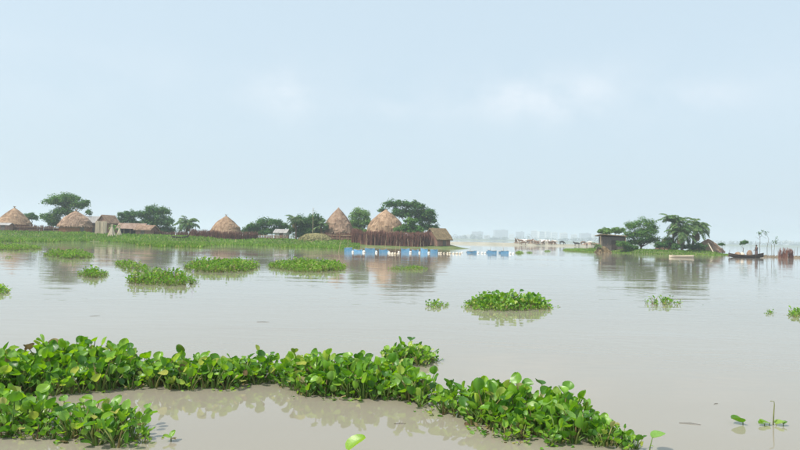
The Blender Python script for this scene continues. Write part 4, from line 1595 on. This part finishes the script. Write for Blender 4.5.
def person(label, c, rz):
    root = empty('person', c, label, 'person', None, rz)
    v = [(0, 0, .93), (0, 0, 1.10), (0, 0, 1.30), (0, 0, 1.42), (.01, 0, 1.50), (.03, 0, 1.60), (.03, 0, 1.69)]
    r_ = [(.14, .10), (.13, .095), (.16, .10), (.10, .075), .052, (.078, .092), (.06, .07)]
    e = [(0, 1), (1, 2), (2, 3), (3, 4), (4, 5), (5, 6)]
    for s in (-1, 1):
        n = len(v)
        v += [(0, s * .18, 1.38), (.04, s * .22, 1.12), (.20, s * .20, .98 + .05 * s), (.27, s * .18, .98 + .06 * s)]
        r_ += [.06, .045, .034, .03]
        e += [(3, n), (n, n + 1), (n + 1, n + 2), (n + 2, n + 3)]
        for f_ in range(4):
            m_ = len(v)
            v += [(.32, s * (.165 + .014 * f_), .985 + .06 * s - .012 * f_), (.335, s * (.155 + .014 * f_), .955 + .06 * s - .012 * f_)]
            r_ += [.010, .008]
            e += [(n + 3, m_), (m_, m_ + 1)]
        m_ = len(v)
        v += [(.29, s * .145, 1.0 + .06 * s), (.32, s * .14, .99 + .06 * s)]
        r_ += [.011, .009]
        e += [(n + 3, m_), (m_, m_ + 1)]
    for s in (-1, 1):
        n = len(v)
        v += [(0, s * .09, .86), (.03, s * .10, .48), (0, s * .11, .09), (.13, s * .12, .03)]
        r_ += [.09, .062, .042, (.045, .03)]
        e += [(0, n), (n, n + 1), (n + 1, n + 2), (n + 2, n + 3)]
    bd = link('body', skin_mesh('body', v, e, r_, [M['skin']], 2), root)
    b = MB(); b.lathe([(.115, 1.56), (.118, 1.64), (.10, 1.72), (.06, 1.77), (.01, 1.785)], 12, (-.005, 0, 0), jit=.03); b.build('hair', M['hair'], bd, True)
    f_ = MB()
    f_.tube([(.115, 0, 1.635), (.14, 0, 1.595), (.115, 0, 1.585)], [.012, .02, .012], 5); f_.build('nose', M['skin'], bd, True)
    b = MB(); b.lathe([(.19, .93), (.18, 1.1), (.205, 1.3), (.20, 1.38), (.11, 1.45), (.075, 1.47)], 14, jit=.02, sq=1.05); b.build('shirt', M['shirt'], root, True)
    b = MB(); b.lathe([(.21, .38), (.20, .6), (.19, .85), (.175, .99)], 16, jit=.03); b.build('lungi', M['lungi'], root, True)
    return root
xp = (756.3 - 746) * pb.y / F
person('man in dark shirt standing at the stern of the wooden boat', Vector((pb.x + xp, pb.y, .13)), R(160))

# mooring stakes, saplings, brush pile by the mud spit
def sapling(label, px, D, ytop, seed):
    random.seed(seed)
    base = place(px, D, gz_spit)
    root = empty('bare_sapling', base, label, 'sapling', 'thin saplings by the mud spit')
    H = at(px, ytop, D).z - base.z
    t = MB()
    pts = [(0, 0, -.4), (U(-.1, .1), 0, H * .4), (U(-.2, .2), 0, H * .75), (U(-.3, .3), 0, H)]
    t.tube(pts, [.035, .03, .02, .01], 5)
    t.build('trunk', M['bark'], root)
    lv = MB()
    for i in range(5):
        s = U(.45, .95)
        p = Vector(pts[1]).lerp(Vector(pts[3]), s)
        q = p + Vector((U(-.8, .8), U(-.4, .4), U(.25, .7)))
        l_ = MB(); l_.tube([p, q], [.015, .006], 4); l_.build('branch', M['bark'], root)
        if random.random() < .6:
            for k in range(14):
                leaf_quad(lv, q + rand_dir() * U(.05, .35), rand_dir() + Vector((0, 0, 1)), U(.14, .24))
    for k in range(26):
        leaf_quad(lv, Vector(pts[3]) + rand_dir() * U(.05, .4), rand_dir() + Vector((0, 0, 1)), U(.14, .26))
    lv.build('leaves', M['tree_b'], root, False, 'stuff')
sapling('thin sparse sapling just right of the standing boatman', 760, 93, 233.5, 3)
sapling('taller thin sapling with a dark leaf tuft, right of the sparse one', 767.5, 93.5, 233, 8)
sapling('wispy short sapling left of the reddish brush pile', 774, 95, 242, 5)
random.seed(77)
fence('brushwood_pile', 'reddish brown bundle of brushwood standing near the right edge', [(779, 93), (786, 92.6), (793, 93)], 1.35, M['twig'], 70, .14, False, gz_spit, .03, None, 'brushwood')
for (px, y0, y1, ln, lab) in ((755.5, 258, 241, .05, 'tall mooring stake at the stern of the boat'), (772, 259, 244, -.1, 'thin stake between the saplings and the brush pile'), (797, 256, 247, .05, 'short stake right of the reddish brush pile'), (729, 257, 250, .1, 'short stake at the bow of the wooden boat')):
    p = on(px, y0)
    h = at(px, y1, p.y).z
    b = MB(); b.tube([(0, 0, -.5), (ln * .4, 0, h * .5), (ln, 0, h)], [.03, .026, .018], 5)
    o = tag(b.build('mooring_stake', M['bark']), lab, 'stake', 'mooring stakes'); o.location = p

# small floating twigs and scraps
for i, (px, py, ln, a, lab) in enumerate(((263, 322, .25, .1, 'thin floating twig on open water above the middle mat'), (716, 404, .06, .4, 'tiny dark speck of debris floating right of the large mat'), (400, 424, .12, .1, 'short straw floating below the middle mat'), (690, 424, .2, -.3, 'thin straw floating right of the single leaf'), (95, 316, .2, .6, 'thin bent straw floating above the tall left mat'))):
    p = on(px, py)
    b = MB()
    b.tube([(-ln / 2, 0, .002), (0, ln * .06, .007), (ln / 2, 0, .003)], [.002, .003, .0015], 5)
    o = tag(b.build('floating_twig', M['bark']), lab, 'twig', 'floating scraps')
    o.location = p; o.rotation_euler = (0, 0, a)

# ------------------------------------------------------------------ far skyline
CITY = [(455, 462, 236.5, 'city_blue'), (463, 470, 235.2, 'city_white'), (472, 483, 232.0, 'city_blue'), (484, 490, 235.5, 'city_white'), (494, 507, 230.3, 'city_blue'), (509, 514, 234.5, 'city_white'),
        (516, 524, 232.2, 'city_blue'), (531, 537, 231.0, 'city_white'), (538, 544, 231.8, 'city_white'), (545, 550, 231.6, 'city_white'), (551, 557, 232.6, 'city_white'), (560, 567, 233.0, 'city_white'),
        (571, 577, 234.8, 'city_white'), (580, 590, 233.6, 'city_blue'), (592, 598, 234.6, 'city_white'), (741, 748, 240.2, 'city_white'), (784, 792, 241.2, 'city_white')]
NB = ['widest blue-grey', 'tallest blue-grey']
for i, (xa, xb, yt, mt_) in enumerate(CITY):
    D = 1950 + (i * 83) % 420
    cx = (xa + xb) / 2
    base = at(cx, hor(cx), D); base.z = 2.5
    wd = (xb - xa) * D / F
    H = at(cx, yt, D).z - base.z
    col_ = 'white' if mt_ == 'city_white' else 'blue-grey'
    where = 'behind the cattle herd' if 515 < cx < 560 else ('near the right island' if 560 <= cx < 600 else ('right of the palms' if cx > 700 else 'above the loose blue net panels'))
    nth = sum(1 for (a2, b2, y2, m2) in CITY[:i] if m2 == mt_ and (('behind the cattle herd' if 515 < (a2 + b2) / 2 < 560 else ('near the right island' if 560 <= (a2 + b2) / 2 < 600 else ('right of the palms' if (a2 + b2) / 2 > 700 else 'above the loose blue net panels'))) == where))
    ordw = ['leftmost', 'second', 'third', 'fourth', 'fifth'][nth]
    root = empty('city_block', base, f'{ordw} hazy {col_} block on the skyline {where}', 'building', 'far skyline blocks', U(-.3, .3))
    b = MB(); b.box((0, 0, H / 2 - 2), (wd, wd * .7, H + 4)); b.build('wall', M[mt_], root)
    b = MB(); b.box((0, 0, H + .5), (wd * 1.03, wd * .73, 1.0)); b.box((wd * .2, 0, H + 2.2), (wd * .22, wd * .25, 2.6)); b.build('roof', M[mt_], root)
    for fl in range(int(H / 4.5)):
        b = MB()
        for k in range(6):
            b.box((-wd / 2 + (k + .5) * wd / 6, -wd * .35 - .03, 3 + fl * 4.5), (wd / 9, .12, 2.0))
        b.build('window_row', M['window'], root)

b = MB()
for i in range(300):
    px = U(-60, 860)
    D = U(1500, 1640)
    c = at(px, hor(px), D)
    hh = 9 + 7 * noise.noise(Vector((px * .035, 5, 0))) + U(-3, 4)
    for k in range(34):
        d = rand_dir()
        p = Vector((c.x, D, 3 + hh * .45)) + Vector((d.x * 9, d.y * 9, d.z * hh * .55)) * U(.6, 1)
        leaf_quad(b, p, d + Vector((0, 0, .5)), U(2.5, 4.5))
o = b.build('far_wood', M['far_wood'])
tag(o, 'hazy blue line of distant trees along the far shore', 'trees')
o['kind'] = 'stuff'

# ------------------------------------------------------------------ humid air
b = MB()
b.box((0, 80, 29), (8400, 8400, 62))
hz = b.build('haze', [])
hz['kind'] = 'stuff'
tag(hz, 'pale humid haze over the whole water and far shore', 'haze')
mt, t, N, K = new_mat('humid_haze')
out = N('ShaderNodeOutputMaterial')
pv = N('ShaderNodeVolumePrincipled')
pv.inputs['Color'].default_value = (.80, .91, 1.0, 1)
pv.inputs['Density'].default_value = 0.00065
pv.inputs['Anisotropy'].default_value = 0.15
K(pv.outputs[0], out.inputs['Volume'])
hz.data.materials.append(mt)
hz.display_type = 'WIRE'
